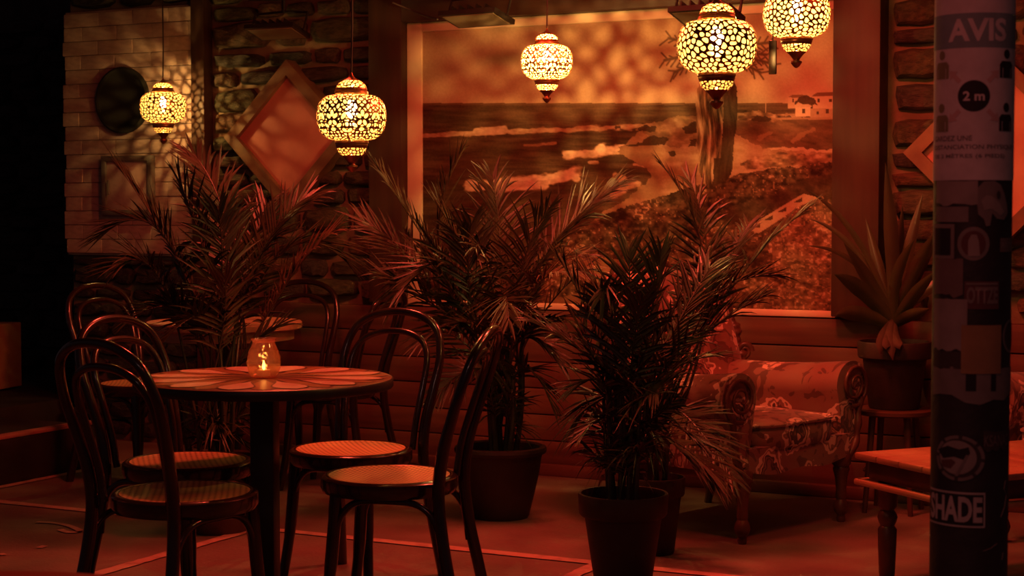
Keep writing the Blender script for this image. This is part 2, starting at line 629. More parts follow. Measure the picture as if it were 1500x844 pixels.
trim('trim_1', XP, XP + .085, WY - .05, WY + .03, .8, 2.6, M['post_wood'])
trim('trim_2', -4.375, -4.185, WY - .07, WY + .04, .80, 2.6, M['post_wood'])
trim('trim_3', -2.035, -1.83, WY - .10, WY + .04, .795, 2.6, M['post_wood'])
trim('trim_4', -4.185, -2.035, WY - .075, WY + .04, 2.165, 2.6, M['beam_wood'])
trim('trim_5', -4.184, -4.10, WY - .022, WY + .04, .79, 2.165, M['cream'])
trim('trim_6', -4.10, -2.036, WY - .022, WY + .04, 2.118, 2.165, M['cream'])
trim('trim_7', -4.10, -2.036, WY - .022, WY + .04, .785, .815, M['cream'])
trim('baseboard_back', XP, XS, WY - .045, WY + .04, 0, .055, M['plank'])

wl = MB().box(((XP + XS) / 2, WY + .03, .42), (XS - XP, .05, .72)).build('wall_wainscot', M['dark_wood'], smooth=False)
tag(wl, kind='structure')
for i in range(6):
    z0 = .04 + i * .1238
    for (a, b) in ((XP, -3.12), (-3.117, -.9), (-.897, XS)):
        MB().bevel_box(((a + b) / 2, WY - .005 + rng.uniform(-.003, .003), z0 + .0612), (b - a, .024, .1185), .004).build('plank', M['plank'], wl)

# painted lines on the paving
def floor_strip(name, a, b, w, label):
    a, b = Vector(a), Vector(b)
    d = (b - a).normalized()
    n = Vector((-d.y, d.x, 0)) * w / 2
    m = 40
    top = []
    r = random.Random(len(name) + int(a.x * 10))
    mb = MB()
    vv, ff = [], []
    for i in range(m + 1):
        p = a.lerp(b, i / m)
        j = r.uniform(.85, 1.1)
        vv += [p + n * j + Vector((0, 0, .004)), p - n * j + Vector((0, 0, .004))]
    for i in range(m):
        ff.append((2 * i, 2 * i + 1, 2 * i + 3, 2 * i + 2))
    o = mb.add(vv, ff).build(name, M['line'], smooth=False)
    return tag(o, label, 'floor marking')

floor_strip('painted_line', (-6.4, 5.43, 0), (-.4, 5.43, 0), .058, 'long pale painted line on the floor running past all the chairs')
floor_strip('painted_line', (-3.86, 4.2, 0), (-3.86, 5.40, 0), .055, 'pale painted line on the floor running under the petal table')
floor_strip('painted_line', (-2.39, 4.2, 0), (-2.39, 5.40, 0), .055, 'short pale painted line meeting the long line at the front pot')
floor_strip('painted_line', (-5.47, 4.6, 0), (-5.47, 6.9, 0), .05, 'pale painted line along the foot of the black platform')
sc_ = empty('worn_floor_mark', (0, 0, 0))
for pts in ([(53, 766), (75, 767), (95, 770), (110, 775), (117, 780), (100, 781), (88, 777)], [(112, 781), (124, 779.5), (136, 779)], [(57, 804), (66, 801)], [(0, 814), (8, 813)]):
    w = [on_floor(x, y) for x, y in pts]
    w = spline(w, 5) if len(w) > 2 else w
    vv, ff = [], []
    for i, p in enumerate(w):
        d = (w[min(i + 1, len(w) - 1)] - w[max(i - 1, 0)]).normalized()
        n = Vector((-d.y, d.x, 0)) * .014
        vv += [p + n + Vector((0, 0, .004)), p - n + Vector((0, 0, .004))]
    for i in range(len(w) - 1):
        ff.append((2 * i, 2 * i + 1, 2 * i + 3, 2 * i + 2))
    MB().add(vv, ff).build('stroke', M['line'], sc_, smooth=False)
tag(sc_, 'worn curly paint mark on the floor left of the chairs', 'floor marking')

# black platform at the left
pl = empty('platform', (-5.5, 5.2, 0))
MB().bevel_box((-1.9, .1, .105), (3.8, 2.2, .21), .01).build('deck', M['platform'], pl)
MB().bevel_box((-.03, .1, .219), (.06, 2.2, .018), .004).build('nosing', M['nosing'], pl)
tag(pl, 'low black platform with a red edge at the far left', 'platform')
MB().bevel_box((-2.42, 2.13, .1), (2.9, 1.82, .2), .01).build('rear_deck', M['platform'], pl)

bp_ = at_depth(-14, 520, 9.9)
cb = empty('carton', (bp_.x - .05, bp_.y, .21), .2)
MB().bevel_box((0, 0, .19), (.34, .26, .38), .006).build('box', M['carton'], cb)
MB().box((0, 0, .382), (.05, .262, .004)).build('tape', M['nosing'], cb, smooth=False)
tag(cb, 'dim ochre carton standing at the far left edge', 'box')

# round black disc and small metal door on the whitewashed bricks
c = on_wall(180, 147, WY - .03)
rd = empty('round_plaque', c)
rot = Matrix.Rotation(PI / 2, 4, 'X')
def rot_build(mb, name, m, parent, mat4, **k):
    mb.v = [tuple(mat4 @ Vector(p)) for p in mb.v]
    return mb.build(name, m, parent, **k)
rot_build(MB().lathe([(0, 0), (.150, .002), (.158, .006)], 48), 'face', M['plaque'], rd, rot)
rot_build(MB().lathe([(.158, -.012), (.176, -.012), (.178, .012), (.168, .018), (.156, .012)], 48, closed=True), 'rim', M['plaque'], rd, rot)
tag(rd, 'round dull black plaque on the whitewashed bricks beside the far lantern', 'plaque')
c = on_wall(189, 272, WY - .03)
md = empty('hatch', c)
MB().bevel_box((0, 0, 0), (.29, .022, .27), .003).build('door', M['whitewash'], md)
for (x, z, w, h) in ((0, .145, .34, .03), (0, -.145, .34, .03), (-.155, 0, .03, .27), (.155, 0, .03, .27)):
    MB().bevel_box((x, -.008, z), (w, .036, h), .004).build('frame_bar', M['grey_metal'], md)
MB().tube([(-.115, -.03, .03), (-.115, -.03, -.05)], .006).build('latch', M['grey_metal'], md)
tag(md, 'small square hatch with a grey frame on the whitewashed bricks', 'hatch')

# diamonds
def diamond(cx, cz, half, panel, label):
    d = empty('diamond_panel', (cx, WY - .045, cz))
    fw = .055
    inner = half - fw * 1.414
    vv = [(inner, 0, 0), (0, 0, inner), (-inner, 0, 0), (0, 0, -inner)]
    MB().prism([(inner, 0), (0, inner), (-inner, 0), (0, -inner)], -.004, .01).build('board', panel, d, smooth=False)
    for k in range(4):
        a0, a1 = PI / 2 * k, PI / 2 * (k + 1)
        o0, o1 = (half * math.cos(a0), half * math.sin(a0)), (half * math.cos(a1), half * math.sin(a1))
        i0, i1 = (inner * math.cos(a0), inner * math.sin(a0)), (inner * math.cos(a1), inner * math.sin(a1))
        MB().prism([o0, o1, i1, i0], -.035, .05).build('frame_rail', M['frame_wood'], d, smooth=False)
    return tag(d, label, 'wall panel', 'framed diamond panels on the stone wall')

dl = on_wall(424, 200, WY - .05)
diamond(dl.x, dl.z, .385, M['red_panel'], 'red diamond board in a wooden frame on the stone wall behind the second lantern')
dr = on_wall(1467, 222, WY - .05)
diamond(dr.x, dr.z, .40, M['orange_panel'], 'salmon diamond board in a wooden frame half hidden by the pole')


# ------------------------------------------------------------------ mural: printed seaside photograph
def vnoise(x, y, seed):
    r = np.random.RandomState(seed)
    T = r.rand(256, 256)
    xi, yi = np.floor(x).astype(int), np.floor(y).astype(int)
    fx, fy = x - xi, y - yi
    fx, fy = fx * fx * (3 - 2 * fx), fy * fy * (3 - 2 * fy)
    g = lambda a, b: T[a % 256, b % 256]
    return (g(xi, yi) * (1 - fx) + g(xi + 1, yi) * fx) * (1 - fy) + (g(xi, yi + 1) * (1 - fx) + g(xi + 1, yi + 1) * fx) * fy


def fbm(x, y, seed, oct_=4):
    s, a, t = 0, 1.0, 0
    for i in range(oct_):
        s = s + a * vnoise(x * 2 ** i, y * 2 ** i, seed + i)
        t += a
        a *= .5
    return s / t


def poly_mask(x, y, pts):
    ins = np.zeros(x.shape, bool)
    n = len(pts)
    for i in range(n):
        x1, y1 = pts[i]
        x2, y2 = pts[(i + 1) % n]
        if y1 == y2:
            continue
        cnd = ((y1 > y) != (y2 > y)) & (x < (x2 - x1) * (y - y1) / (y2 - y1) + x1)
        ins ^= cnd
    return ins


def seg_dist(x, y, pts):
    best = np.full(x.shape, 1e9)
    for (x1, y1), (x2, y2) in zip(pts[:-1], pts[1:]):
        dx, dy = x2 - x1, y2 - y1
        t = np.clip(((x - x1) * dx + (y - y1) * dy) / (dx * dx + dy * dy + 1e-9), 0, 1)
        best = np.minimum(best, np.hypot(x - x1 - t * dx, y - y1 - t * dy))
    return best


def paint_mural(x, y):
    """luminance of the print; x 0..606, y 0..410 from its top left corner (artwork units)"""
    x = x + 620.0
    y = y + 45.0
    smooth = lambda a, b, v: np.clip((v - a) / (b - a), 0, 1)
    L = np.zeros(x.shape)
    wx = x + 12 * (fbm(x / 30, y / 22, 3) - .5) + 7 * (fbm(x / 7, y / 5, 5, 2) - .5)
    wy = y + 9 * (fbm(x / 30, y / 22, 9) - .5) + 5 * (fbm(x / 7, y / 5, 7, 2) - .5)
    # sky
    sky = .60 + .16 * (fbm(x / 120, y / 70, 21, 5) - .5) + .05 * smooth(60, 150, y)
    # sea with wind streaks
    st = fbm(x / 34, y / 3.4, 31, 4)
    st2 = fbm(x / 90, y / 14, 35, 3)
    sea = .19 + .22 * (st - .5) + .16 * (st2 - .5) + .05 * smooth(150, 185, 340 - y)
    L = np.where(y < 153, sky, sea)
    L = np.where((y > 152) & (y < 155), .30, L)
    # surf lines
    def surf(pts, th, bright, sd):
        nonlocal L
        d = seg_dist(x, y + 6 * (fbm(x / 16, y / 7, sd) - .5), pts)
        k = np.clip(2.6 * (1.12 - d / (th * (.45 + 1.0 * fbm(x / 14, y / 6, sd + 3)))), 0, 1)
        bright = bright * (.72 + .5 * fbm(x / 7, y / 4, sd + 7, 3))
        L = L * (1 - k) + bright * k
    surf([(620, 200), (700, 196), (800, 191), (900, 188), (960, 184)], 4.2, .62, 41)
    surf([(700, 194), (740, 192)], 6, .72, 45)
    surf([(770, 213), (815, 211)], 2.4, .5, 47)
    surf([(830, 228), (870, 224), (900, 220), (925, 216)], 6.5, .74, 49)
    surf([(880, 221), (912, 219)], 8.5, .80, 50)
    surf([(690, 272), (740, 270), (790, 266), (830, 258), (846, 252)], 9.5, .78, 53)
    surf([(740, 276), (800, 270)], 7, .80, 55)
    surf([(838, 252), (846, 262)], 6, .8, 56)
    surf([(865, 238), (876, 239)], 3, .6, 57)
    surf([(902, 258), (914, 262)], 5, .62, 58)
    surf([(900, 285), (922, 272), (935, 268)], 6, .62, 59)
    surf([(930, 240), (945, 243)], 3, .58, 60)
    # dark faces of the breakers
    for pts, th in (([(720, 290), (800, 284), (860, 272)], 9), ([(848, 250), (900, 236), (925, 226)], 7), ([(840, 300), (890, 292)], 8)):
        k = np.clip(1 - seg_dist(x, y, pts) / th, 0, 1) * .6
        L = L * (1 - k) + .12 * k
    # beach and rock shelf
    rock = fbm(wx / 16, wy / 9, 61, 5)
    beach = poly_mask(wx, wy, [(905, 215), (940, 195), (975, 182), (1010, 172), (1080, 166), (1240, 166), (1240, 260), (1060, 300), (930, 318), (862, 340), (872, 322), (900, 304), (925, 288), (940, 274), (956, 259), (946, 246), (930, 233), (905, 222)])
    wet = np.clip(seg_dist(x, y, [(862, 338), (900, 304), (940, 272), (956, 258), (946, 246), (930, 233), (905, 220)]) / 45, 0, 1)
    L = np.where(beach, .43 + .12 * wet + .22 * (rock - .5) + .12 * (fbm(x / 50, y / 6, 65) - .5), L)
    shelf = poly_mask(wx, wy, [(930, 192), (960, 181), (1000, 171), (1025, 168), (1025, 216), (985, 214), (955, 200)])
    L = np.where(shelf, .42 + .62 * (rock - .5), L)
    for pts in ([(936, 190), (948, 183), (962, 186), (960, 194), (938, 195)], [(912, 213), (940, 208), (960, 199), (985, 203), (975, 211), (940, 214)], [(980, 222), (992, 220), (994, 227), (982, 228)], [(1000, 186), (1022, 178), (1022, 196), (1004, 196)], [(902, 189), (910, 187), (909, 192)], [(1012, 205), (1020, 203), (1020, 216), (1013, 216)]):
        L = np.where(poly_mask(wx, wy, pts), .10 + .1 * rock, L)
    # headland with slopes
    slope = poly_mask(wx, wy, [(1075, 175), (1110, 172), (1150, 170), (1240, 172), (1240, 223), (1150, 222), (1120, 218), (1090, 205), (1078, 200)])
    hn = fbm((x + .7 * y) / 20, (y - .2 * x) / 7, 71, 5)
    L = np.where(slope, .30 + .34 * (hn - .5), L)
    gully = seg_dist(wx, wy, [(1160, 208), (1178, 198), (1190, 190)])
    L = np.where(slope & (gully < 3), .46, L)
    L = np.where(slope & (seg_dist(wx, wy, [(1110, 205), (1125, 195)]) < 3), .44, L)
    k = (seg_dist(wx, wy, [(1128, 222), (1180, 221), (1240, 221)]) < 2.4)
    L = np.where(k, .66, L)
    debris = poly_mask(wx, wy, [(1085, 240), (1120, 228), (1240, 226), (1240, 240), (1150, 246), (1090, 250)])
    L = np.where(debris, .44 + .75 * (fbm(x / 9, y / 5, 75, 3) - .5), L)
    # far shore buildings and bushes
    far = poly_mask(wx, wy, [(1080, 166), (1090, 162), (1120, 164), (1150, 168), (1150, 176), (1080, 176)])
    L = np.where(far, .40 + .8 * (fbm(x / 7, y / 4, 81, 2) - .5), L)
    L = np.where(poly_mask(wx, wy, [(1098, 176), (1108, 169), (1122, 168), (1130, 174), (1122, 178)]), .16, L)
    L = np.where((np.abs(x - 1121.5) < .9) & (y > 140) & (y < 166), .66, L)
    hs = [((1154, 143), (1176, 160), .70), ((1165, 155), (1187, 171), .78), ((1190, 141), (1226, 172), .72), ((1187, 160), (1226, 174), .60)]
    for (a, b), (c_, d_), v in hs:
        L = np.where((x > a) & (x < c_) & (y > b) & (y < d_), v + .06 * (rock - .5), L)
    L = np.where(poly_mask(x, y, [(1163, 156), (1176, 150), (1189, 156), (1187, 158), (1165, 158)]), .74, L)
    L = np.where(poly_mask(x, y, [(1188, 142), (1196, 137), (1226, 136), (1226, 142)]), .36, L)
    L = np.where(poly_mask(x, y, [(1153, 144), (1160, 140), (1176, 140), (1176, 144)]), .40, L)
    L = np.where(poly_mask(wx, wy, [(1164, 154), (1170, 145), (1180, 139), (1190, 144), (1192, 156), (1180, 155), (1176, 151)]), .14 + .1 * rock, L)
    for (a, b, c_, d_) in ((1175, 160, 1179, 167), (1160, 146, 1163, 151), (1197, 146, 1200, 151), (1209, 160, 1213, 167), (1214, 146, 1218, 150), (1196, 164, 1199, 169)):
        L = np.where((x > a) & (x < c_) & (y > b) & (y < d_), .2, L)
    L = np.where((x > 1130) & (y > 173) & (y < 176), .55, L)
    # flowering ground cover
    edge = np.interp(x, [620, 700, 760, 830, 870, 905, 940, 985, 1020, 1060, 1100, 1140, 1180, 1230], [470, 430, 380, 345, 325, 306, 296, 282, 272, 262, 254, 247, 243, 236])
    gn = fbm(x / 6.5, y / 5, 91, 3)
    big = fbm(x / 45, y / 28, 95, 3)
    veg = .20 + .50 * (gn - .5) + .38 * (big - .5)
    fl_ = vnoise(x / 3.0, y / 2.6, 97)
    veg = np.where(fl_ > .80, veg + .30 * smooth(.4, .6, big + .1), veg)
    g = wy > edge
    L = np.where(g, veg, L)
    path = poly_mask(wx, wy, [(838, 388), (850, 378), (900, 378), (935, 390), (925, 412), (880, 418), (845, 410)])
    L = np.where(path & g, .46 + .14 * (gn - .5), L)
    path = poly_mask(wx, wy, [(800, 440), (860, 425), (930, 430), (940, 448), (900, 452), (820, 455)])
    L = np.where(path & g, .38 + .14 * (gn - .5), L)
    lit = poly_mask(wx, wy, [(1130, 345), (1165, 320), (1226, 300), (1226, 455), (1110, 455), (1095, 420), (1130, 380)])
    L = np.where(lit & g, .34 + .55 * (gn - .5) + .2 * (big - .5) + .2 * (fl_ > .72), L)
    dark = poly_mask(wx, wy, [(1180, 262), (1226, 250), (1226, 296), (1190, 288), (1150, 300), (1120, 316), (1090, 330), (1060, 330), (1070, 300), (1120, 290)])
    L = np.where(dark & g, .15 + .2 * (gn - .5), L)
    # wooden stair rail
    L = np.where(poly_mask(x, y, [(1094, 334), (1165, 291), (1178, 284), (1202, 290), (1172, 302), (1128, 332), (1112, 342)]), .60 + .06 * (rock - .5), L)
    for (a, b) in ((1110, 331), (1128, 320), (1148, 308), (1171, 294)):
        L = np.where(poly_mask(x, y, [(a - 9, b + 3), (a + 5, b - 5), (a + 5, b + 2)]), .18, L)
    # palm: crown fronds, shaggy trunk
    sub = (x > 955) & (x < 1150) & (y > 45) & (y < 128)
    xs_, ys_ = x[sub], y[sub]
    best = np.full(xs_.shape, 9.0)
    rr_ = random.Random(4)
    for (a, b) in ((980, 58), (974, 90), (988, 108), (1006, 52), (1122, 82), (1134, 96), (1114, 108), (1098, 60), (1128, 64), (1040, 52), (1066, 54)):
        c0_, c1_ = Vector((1048, 88)), Vector((a, b))
        pm_ = (c0_ + c1_) / 2 + Vector((0, -7))
        best = np.minimum(best, seg_dist(xs_, ys_, [tuple(c0_), tuple(pm_), tuple(c1_)]) / 2.2)
        dn = (c1_ - c0_).normalized()
        for k in range(9):
            q0 = pm_.lerp(c1_, k / 8)
            an = rr_.uniform(.5, 1.0) * (1 if k % 2 else -1)
            dl_ = Vector((dn.x * math.cos(an) - dn.y * math.sin(an), dn.x * math.sin(an) + dn.y * math.cos(an)))
            q1 = q0 + dl_ * rr_.uniform(8, 17) + Vector((0, 3))
            best = np.minimum(best, seg_dist(xs_, ys_, [tuple(q0), tuple(q1)]) / 1.3)
    Ls_ = L[sub]
    kk = np.clip(1.4 - best, 0, 1)
    L[sub] = Ls_ * (1 - kk) + .24 * kk
    t = np.clip((y - 112) / 160, 0, 1)
    lx = np.interp(y, [112, 130, 150, 180, 220, 250, 266, 275], [1032, 1022, 1019, 1020, 1022, 1025, 1030, 1038]) + 4 * (fbm(x / 4, y / 12, 103) - .5)
    rx = np.interp(y, [112, 128, 150, 180, 210, 245, 262, 275], [1070, 1078, 1081, 1080, 1076, 1074, 1068, 1046]) + 4 * (fbm(x / 4, y / 12, 105) - .5)
    tr = (x > lx) & (x < rx) & (y > 112) & (y < 276)
    fib = fbm((x + 3 * np.sin(y / 18)) / 3.0, y / 26, 107, 3)
    u = (x - lx) / (rx - lx + 1e-6)
    tl = np.where(u < .66, .40 + 1.1 * (fib - .5), .13 + .18 * (fib - .5))
    tl = np.where((y > 232) & (u > .45), .14 + .2 * (fib - .5), tl)
    L = np.where(tr, tl, L)
    L = L + .05 * (vnoise(x / 1.6, y / 1.6, 111) - .5)
    return np.clip(L, .03, .95)


def build_mural():
    nx, ny = 606, 400
    X0, X1, Z0, Z1 = -4.10, -2.036, .815, 2.118
    gx, gz = np.meshgrid(np.linspace(0, 1, nx), np.linspace(0, 1, ny))
    # the artwork's own units, allowing for the slant at which its layout was measured
    Xw = X0 + gx * (X1 - X0)
    Zw = Z1 - gz * (Z1 - Z0)
    cxm = Xw * CS + WY * SN
    cym = -Xw * SN + WY * CS
    ax = 750 + FOC * cxm / cym - 620
    ay = 309 - (Zw - EYE) / cym * FOC - 45
    L = paint_mural(ax, ay)
    lo = np.array([0.028, 0.014, 0.008])
    mid = np.array([0.33, 0.195, 0.105])
    hi = np.array([0.86, 0.68, 0.46])
    Ln = L[..., None]
    colr = np.where(Ln < .5, lo + (mid - lo) * (Ln / .5) ** 1.6, mid + (hi - mid) * np.clip((Ln - .5) / .42, 0, 1))
    verts = np.stack([Xw, np.full_like(Xw, WY - .012), Zw], -1).reshape(-1, 3)
    idx = np.arange(nx * ny).reshape(ny, nx)
    quads = np.stack([idx[:-1, :-1], idx[1:, :-1], idx[1:, 1:], idx[:-1, 1:]], -1).reshape(-1, 4)
    me = bpy.data.meshes.new('print')
    me.vertices.add(len(verts))
    me.vertices.foreach_set('co', verts.astype(np.float32).ravel())
    me.loops.add(quads.size)
    me.loops.foreach_set('vertex_index', quads.astype(np.int32).ravel())
    me.polygons.add(len(quads))
    me.polygons.foreach_set('loop_start', np.arange(0, quads.size, 4, dtype=np.int32))
    me.update(calc_edges=True)
    at = me.color_attributes.new('print_colour', 'FLOAT_COLOR', 'POINT')
    rgba = np.concatenate([colr.reshape(-1, 3), np.ones((nx * ny, 1))], 1).astype(np.float32)
    at.data.foreach_set('color', rgba.ravel())
    m = bpy.data.materials.new('sepia_photo_print')
    m.use_nodes = True
    nt = m.node_tree
    b = nt.nodes['Principled BSDF']
    b.inputs['Roughness'].default_value = .6
    b.inputs['Specular IOR Level'].default_value = .1
    a = nt.nodes.new('ShaderNodeVertexColor')
    a.layer_name = 'print_colour'
    nt.links.new(a.outputs[0], b.inputs['Base Color'])
    root = empty('mural', (0, 0, 0))
    link('print', me, m, root)
    MB().box(((X0 + X1) / 2, WY + .005, (Z0 + Z1) / 2), (X1 - X0, .03, Z1 - Z0)).build('backing', M['cream'], root, smooth=False)
    tag(root, 'large sepia seaside photo mural with waves, palm trunk and white houses', 'mural')


build_mural()

# ------------------------------------------------------------------ pierced lanterns
def lantern_zone(prof, seeds, nu, nv, thr, seed, sectors, k_round, shapes=(), gap=.0036):
    """surface of revolution with holes cut by a cellular pattern; prof = (r, z) list from top down"""
    prof = [Vector((p[0], 0, p[1])) for p in prof]
    path = spline(prof, 8)
    Ls = [0]
    for a, b in zip(path[:-1], path[1:]):
        Ls.append(Ls[-1] + (b - a).length)
    tot = Ls[-1]
    rs = np.interp(np.linspace(0, tot, nv), Ls, [p.x for p in path])
    zs = np.interp(np.linspace(0, tot, nv), Ls, [p.z for p in path])
    vs_ = np.linspace(0, tot, nv)
    rmax = rs.max()
    r = random.Random(seed)
    # seed points with relaxed spacing
    per = 2 * PI / sectors
    pts = []
    tries = 0
    dmin = seeds
    while tries < 9000:
        tries += 1
        th = r.uniform(0, per if sectors == 1 else per / 2)
        v = r.uniform(.001, tot - .001)
        rr = np.interp(v, vs_, rs)
        ok = True
        for (t2, v2) in pts:
            dt = abs(th - t2)
            dt = min(dt, 2 * PI - dt)
            if (dt * rr) ** 2 + (v - v2) ** 2 < dmin ** 2:
                ok = False
                break
        if ok and sectors > 1:
            for e in (0, per / 2):
                if abs(th - e) * rr < .55 * dmin:
                    if r.random() < .5:
                        ok = False
                    th = e
            if any((abs(th - t2) * rr) ** 2 + (v - v2) ** 2 < dmin ** 2 for t2, v2 in pts):
                ok = False
        if ok:
            pts.append((th, v))
    if sectors > 1:
        full = []
        for s in range(sectors):
            for (th, v) in pts:
                full.append((s * per + th, v))
                if 1e-6 < th < per / 2 - 1e-6:
                    full.append((s * per - th, v))
        pts = full
    P = np.array(pts)
    U = np.linspace(0, 2 * PI, nu, endpoint=False)
    f = np.zeros((nv, nu))
    for j in range(nv):
        rr = max(rs[j], .3 * rmax)
        dt = np.abs(U[:, None] - P[None, :, 0]) % (2 * PI)
        dt = np.minimum(dt, 2 * PI - dt) * rr
        sk = 1 + .35 * np.sin((P[:, 0] * 7 if sectors == 1 else np.cos(P[:, 0] * sectors)) + P[:, 1] * 300)[None, :]
        D = np.sqrt((dt * sk) ** 2 + ((vs_[j] - P[None, :, 1]) / sk) ** 2)
        D.sort(axis=1)
        f[j] = (D[:, 1] - D[:, 0]) - k_round * D[:, 0]
        if shapes:
            best = np.full(nu, -1.0)
            for (sx, sv, rx, ry, ro) in shapes:
                for q in range(sectors):
                    d = (U - (q * per + sx / rmax) + PI) % (2 * PI) - PI
                    dx, dy = d * rr, vs_[j] - sv * tot
                    a = dx * math.cos(ro) + dy * math.sin(ro)
                    b = -dx * math.sin(ro) + dy * math.cos(ro)
                    best = np.maximum(best, (1 - np.sqrt((a / rx) ** 2 + (b / ry) ** 2)) * min(rx, ry))
            f[j] = np.maximum(best + thr, np.minimum(f[j], thr - best - gap))
    edge = np.minimum(vs_, tot - vs_)
    f = np.minimum(f, (edge[:, None] - .002) * 1.5 + thr)
    F = thr - f        # > 0 is metal
    mb = MB()
    def pos(j, u):
        a = 2 * PI * u / nu
        j0 = int(j)
        j1 = min(j0 + 1, nv - 1)
        t = j - j0
        rr = rs[j0] * (1 - t) + rs[j1] * t
        zz = zs[j0] * (1 - t) + zs[j1] * t
        return (rr * math.cos(a), rr * math.sin(a), zz)
    cache = {}
    V, FA = [], []
    def vid(j, u):
        key = (round(j, 3), round(u % nu, 3))
        if key not in cache:
            cache[key] = len(V)
            V.append(pos(j, u))
        return cache[key]
    for j in range(nv - 1):
        for k in range(nu):
            k2 = (k + 1) % nu
            cs = [(j, k, F[j, k]), (j, k + 1, F[j, k2]), (j + 1, k + 1, F[j + 1, k2]), (j + 1, k, F[j + 1, k])]
            poly = []
            for a in range(4):
                A, B = cs[a], cs[(a + 1) % 4]
                if A[2] > 0:
                    poly.append(vid(A[0], A[1]))
                if (A[2] > 0) != (B[2] > 0):
                    t = min(max(A[2] / (A[2] - B[2]), .02), .98)
                    poly.append(vid(A[0] + (B[0] - A[0]) * t, A[1] + (B[1] - A[1]) * t))
            if len(poly) >= 3 and len(set(poly)) == len(poly):
                FA.append(tuple(poly))
    mb.add(V, FA)
    return mb


S_ = .1125 / 242          # metres per drawing unit of the lantern outline
def P_(lst, c=430):
    return [(r * S_, (c - y) * S_) for r, y in lst]

GLOBE = P_([(112, 281), (178, 291), (224, 338), (242, 418), (237, 482), (214, 540), (164, 582), (108, 596)])
CROWN = P_([(58, 181), (92, 203), (107, 236)])
BOWL = P_([(106, 645), (98, 670), (68, 702)])


# flower, heart and leaf shaped openings of the floral lanterns, one repeat (mirrored about x = 0)
FLOWERS = [(0, .46, .0062, .0105, 0), (0, .70, .0085, .0060, 0), (0, .24, .0075, .0062, 0)]
for s_ in (-1, 1):
    FLOWERS += [(s_ * .0125, .50, .0058, .0098, s_ * .75), (s_ * .0088, .60, .0058, .0090, -s_ * .55),
                (s_ * .0505 - s_ * .0095, .50, .0062, .0130, s_ * .55), (s_ * .0505 - s_ * .0085, .72, .0052, .0092, -s_ * .8),
                (s_ * .0215, .36, .0050, .0085, s_ * .4), (s_ * .0245, .64, .0055, .0090, s_ * .9), (s_ * .0505 - s_ * .007, .29, .0052, .0085, -s_ * .5)]


def make_lantern_meshes(kind):
    d = {}
    if kind == 'floral':
        d['globe'] = lantern_zone(GLOBE, .0105, 340, 120, .0034, 5, 7, .22, FLOWERS).mesh('globe', True, 60)
    else:
        d['globe'] = lantern_zone(GLOBE, .0138, 340, 120, .0034, 8, 1, .26).mesh('globe', True, 60)
    d['crown'] = lantern_zone(CROWN, .0105, 170, 28, .0030, 15, 1, .10).mesh('crown', True, 60)
    d['bowl'] = lantern_zone(BOWL, .0100, 170, 30, .0030, 17, 1, .10).mesh('bowl', True, 60)
    d['glass'] = MB().lathe([(r - .0025, z) for r, z in GLOBE], 48).mesh('globe_glass', True, 70)
    d['crown_glass'] = MB().lathe([(r - .0022, z) for r, z in CROWN], 40).mesh('crown_glass', True, 70)
    d['bowl_glass'] = MB().lathe([(r - .0022, z) for r, z in BOWL], 40).mesh('bowl_glass', True, 70)
    d['cap'] = MB().lathe(P_([(3, 120), (6, 130), (14, 148), (30, 165), (58, 181), (58, 183)]), 32).mesh('cap', True)
    d['collar'] = MB().lathe(P_([(107, 236), (110, 242), (104, 246), (114, 256), (117, 272), (112, 281)]), 40).mesh('collar', True, 30)
    d['lower_collar'] = MB().lathe(P_([(108, 596), (116, 600), (118, 612), (112, 618), (112, 630), (108, 636), (106, 645)]), 40).mesh('lower_collar', True, 30)
    d['finial'] = MB().lathe(P_([(68, 702), (52, 716), (34, 738), (22, 756), (24, 762), (40, 766), (41, 776), (24, 800), (10, 812), (1, 815)]), 24).mesh('finial', True, 30)
    for k, m in (('globe', 'brass_dark'), ('crown', 'brass'), ('bowl', 'brass_dark'), ('glass', 'lamp_glass'), ('crown_glass', 'lamp_glass'), ('bowl_glass', 'lamp_glass'), ('cap', 'brass'), ('collar', 'brass'), ('lower_collar', 'brass_dark'), ('finial', 'brass_dark')):
        d[k].materials.append(M[m])
    return d


BULB = MB().lathe([(.001, -.026), (.010, -.024), (.017, -.014), (.019, 0), (.015, .014), (.010, .026), (.009, .03)], 16).mesh('bulb', True, 80)
BULB.materials.append(M['bulb'])
LM = {'floral': make_lantern_meshes('floral'), 'bean': make_lantern_meshes('bean')}


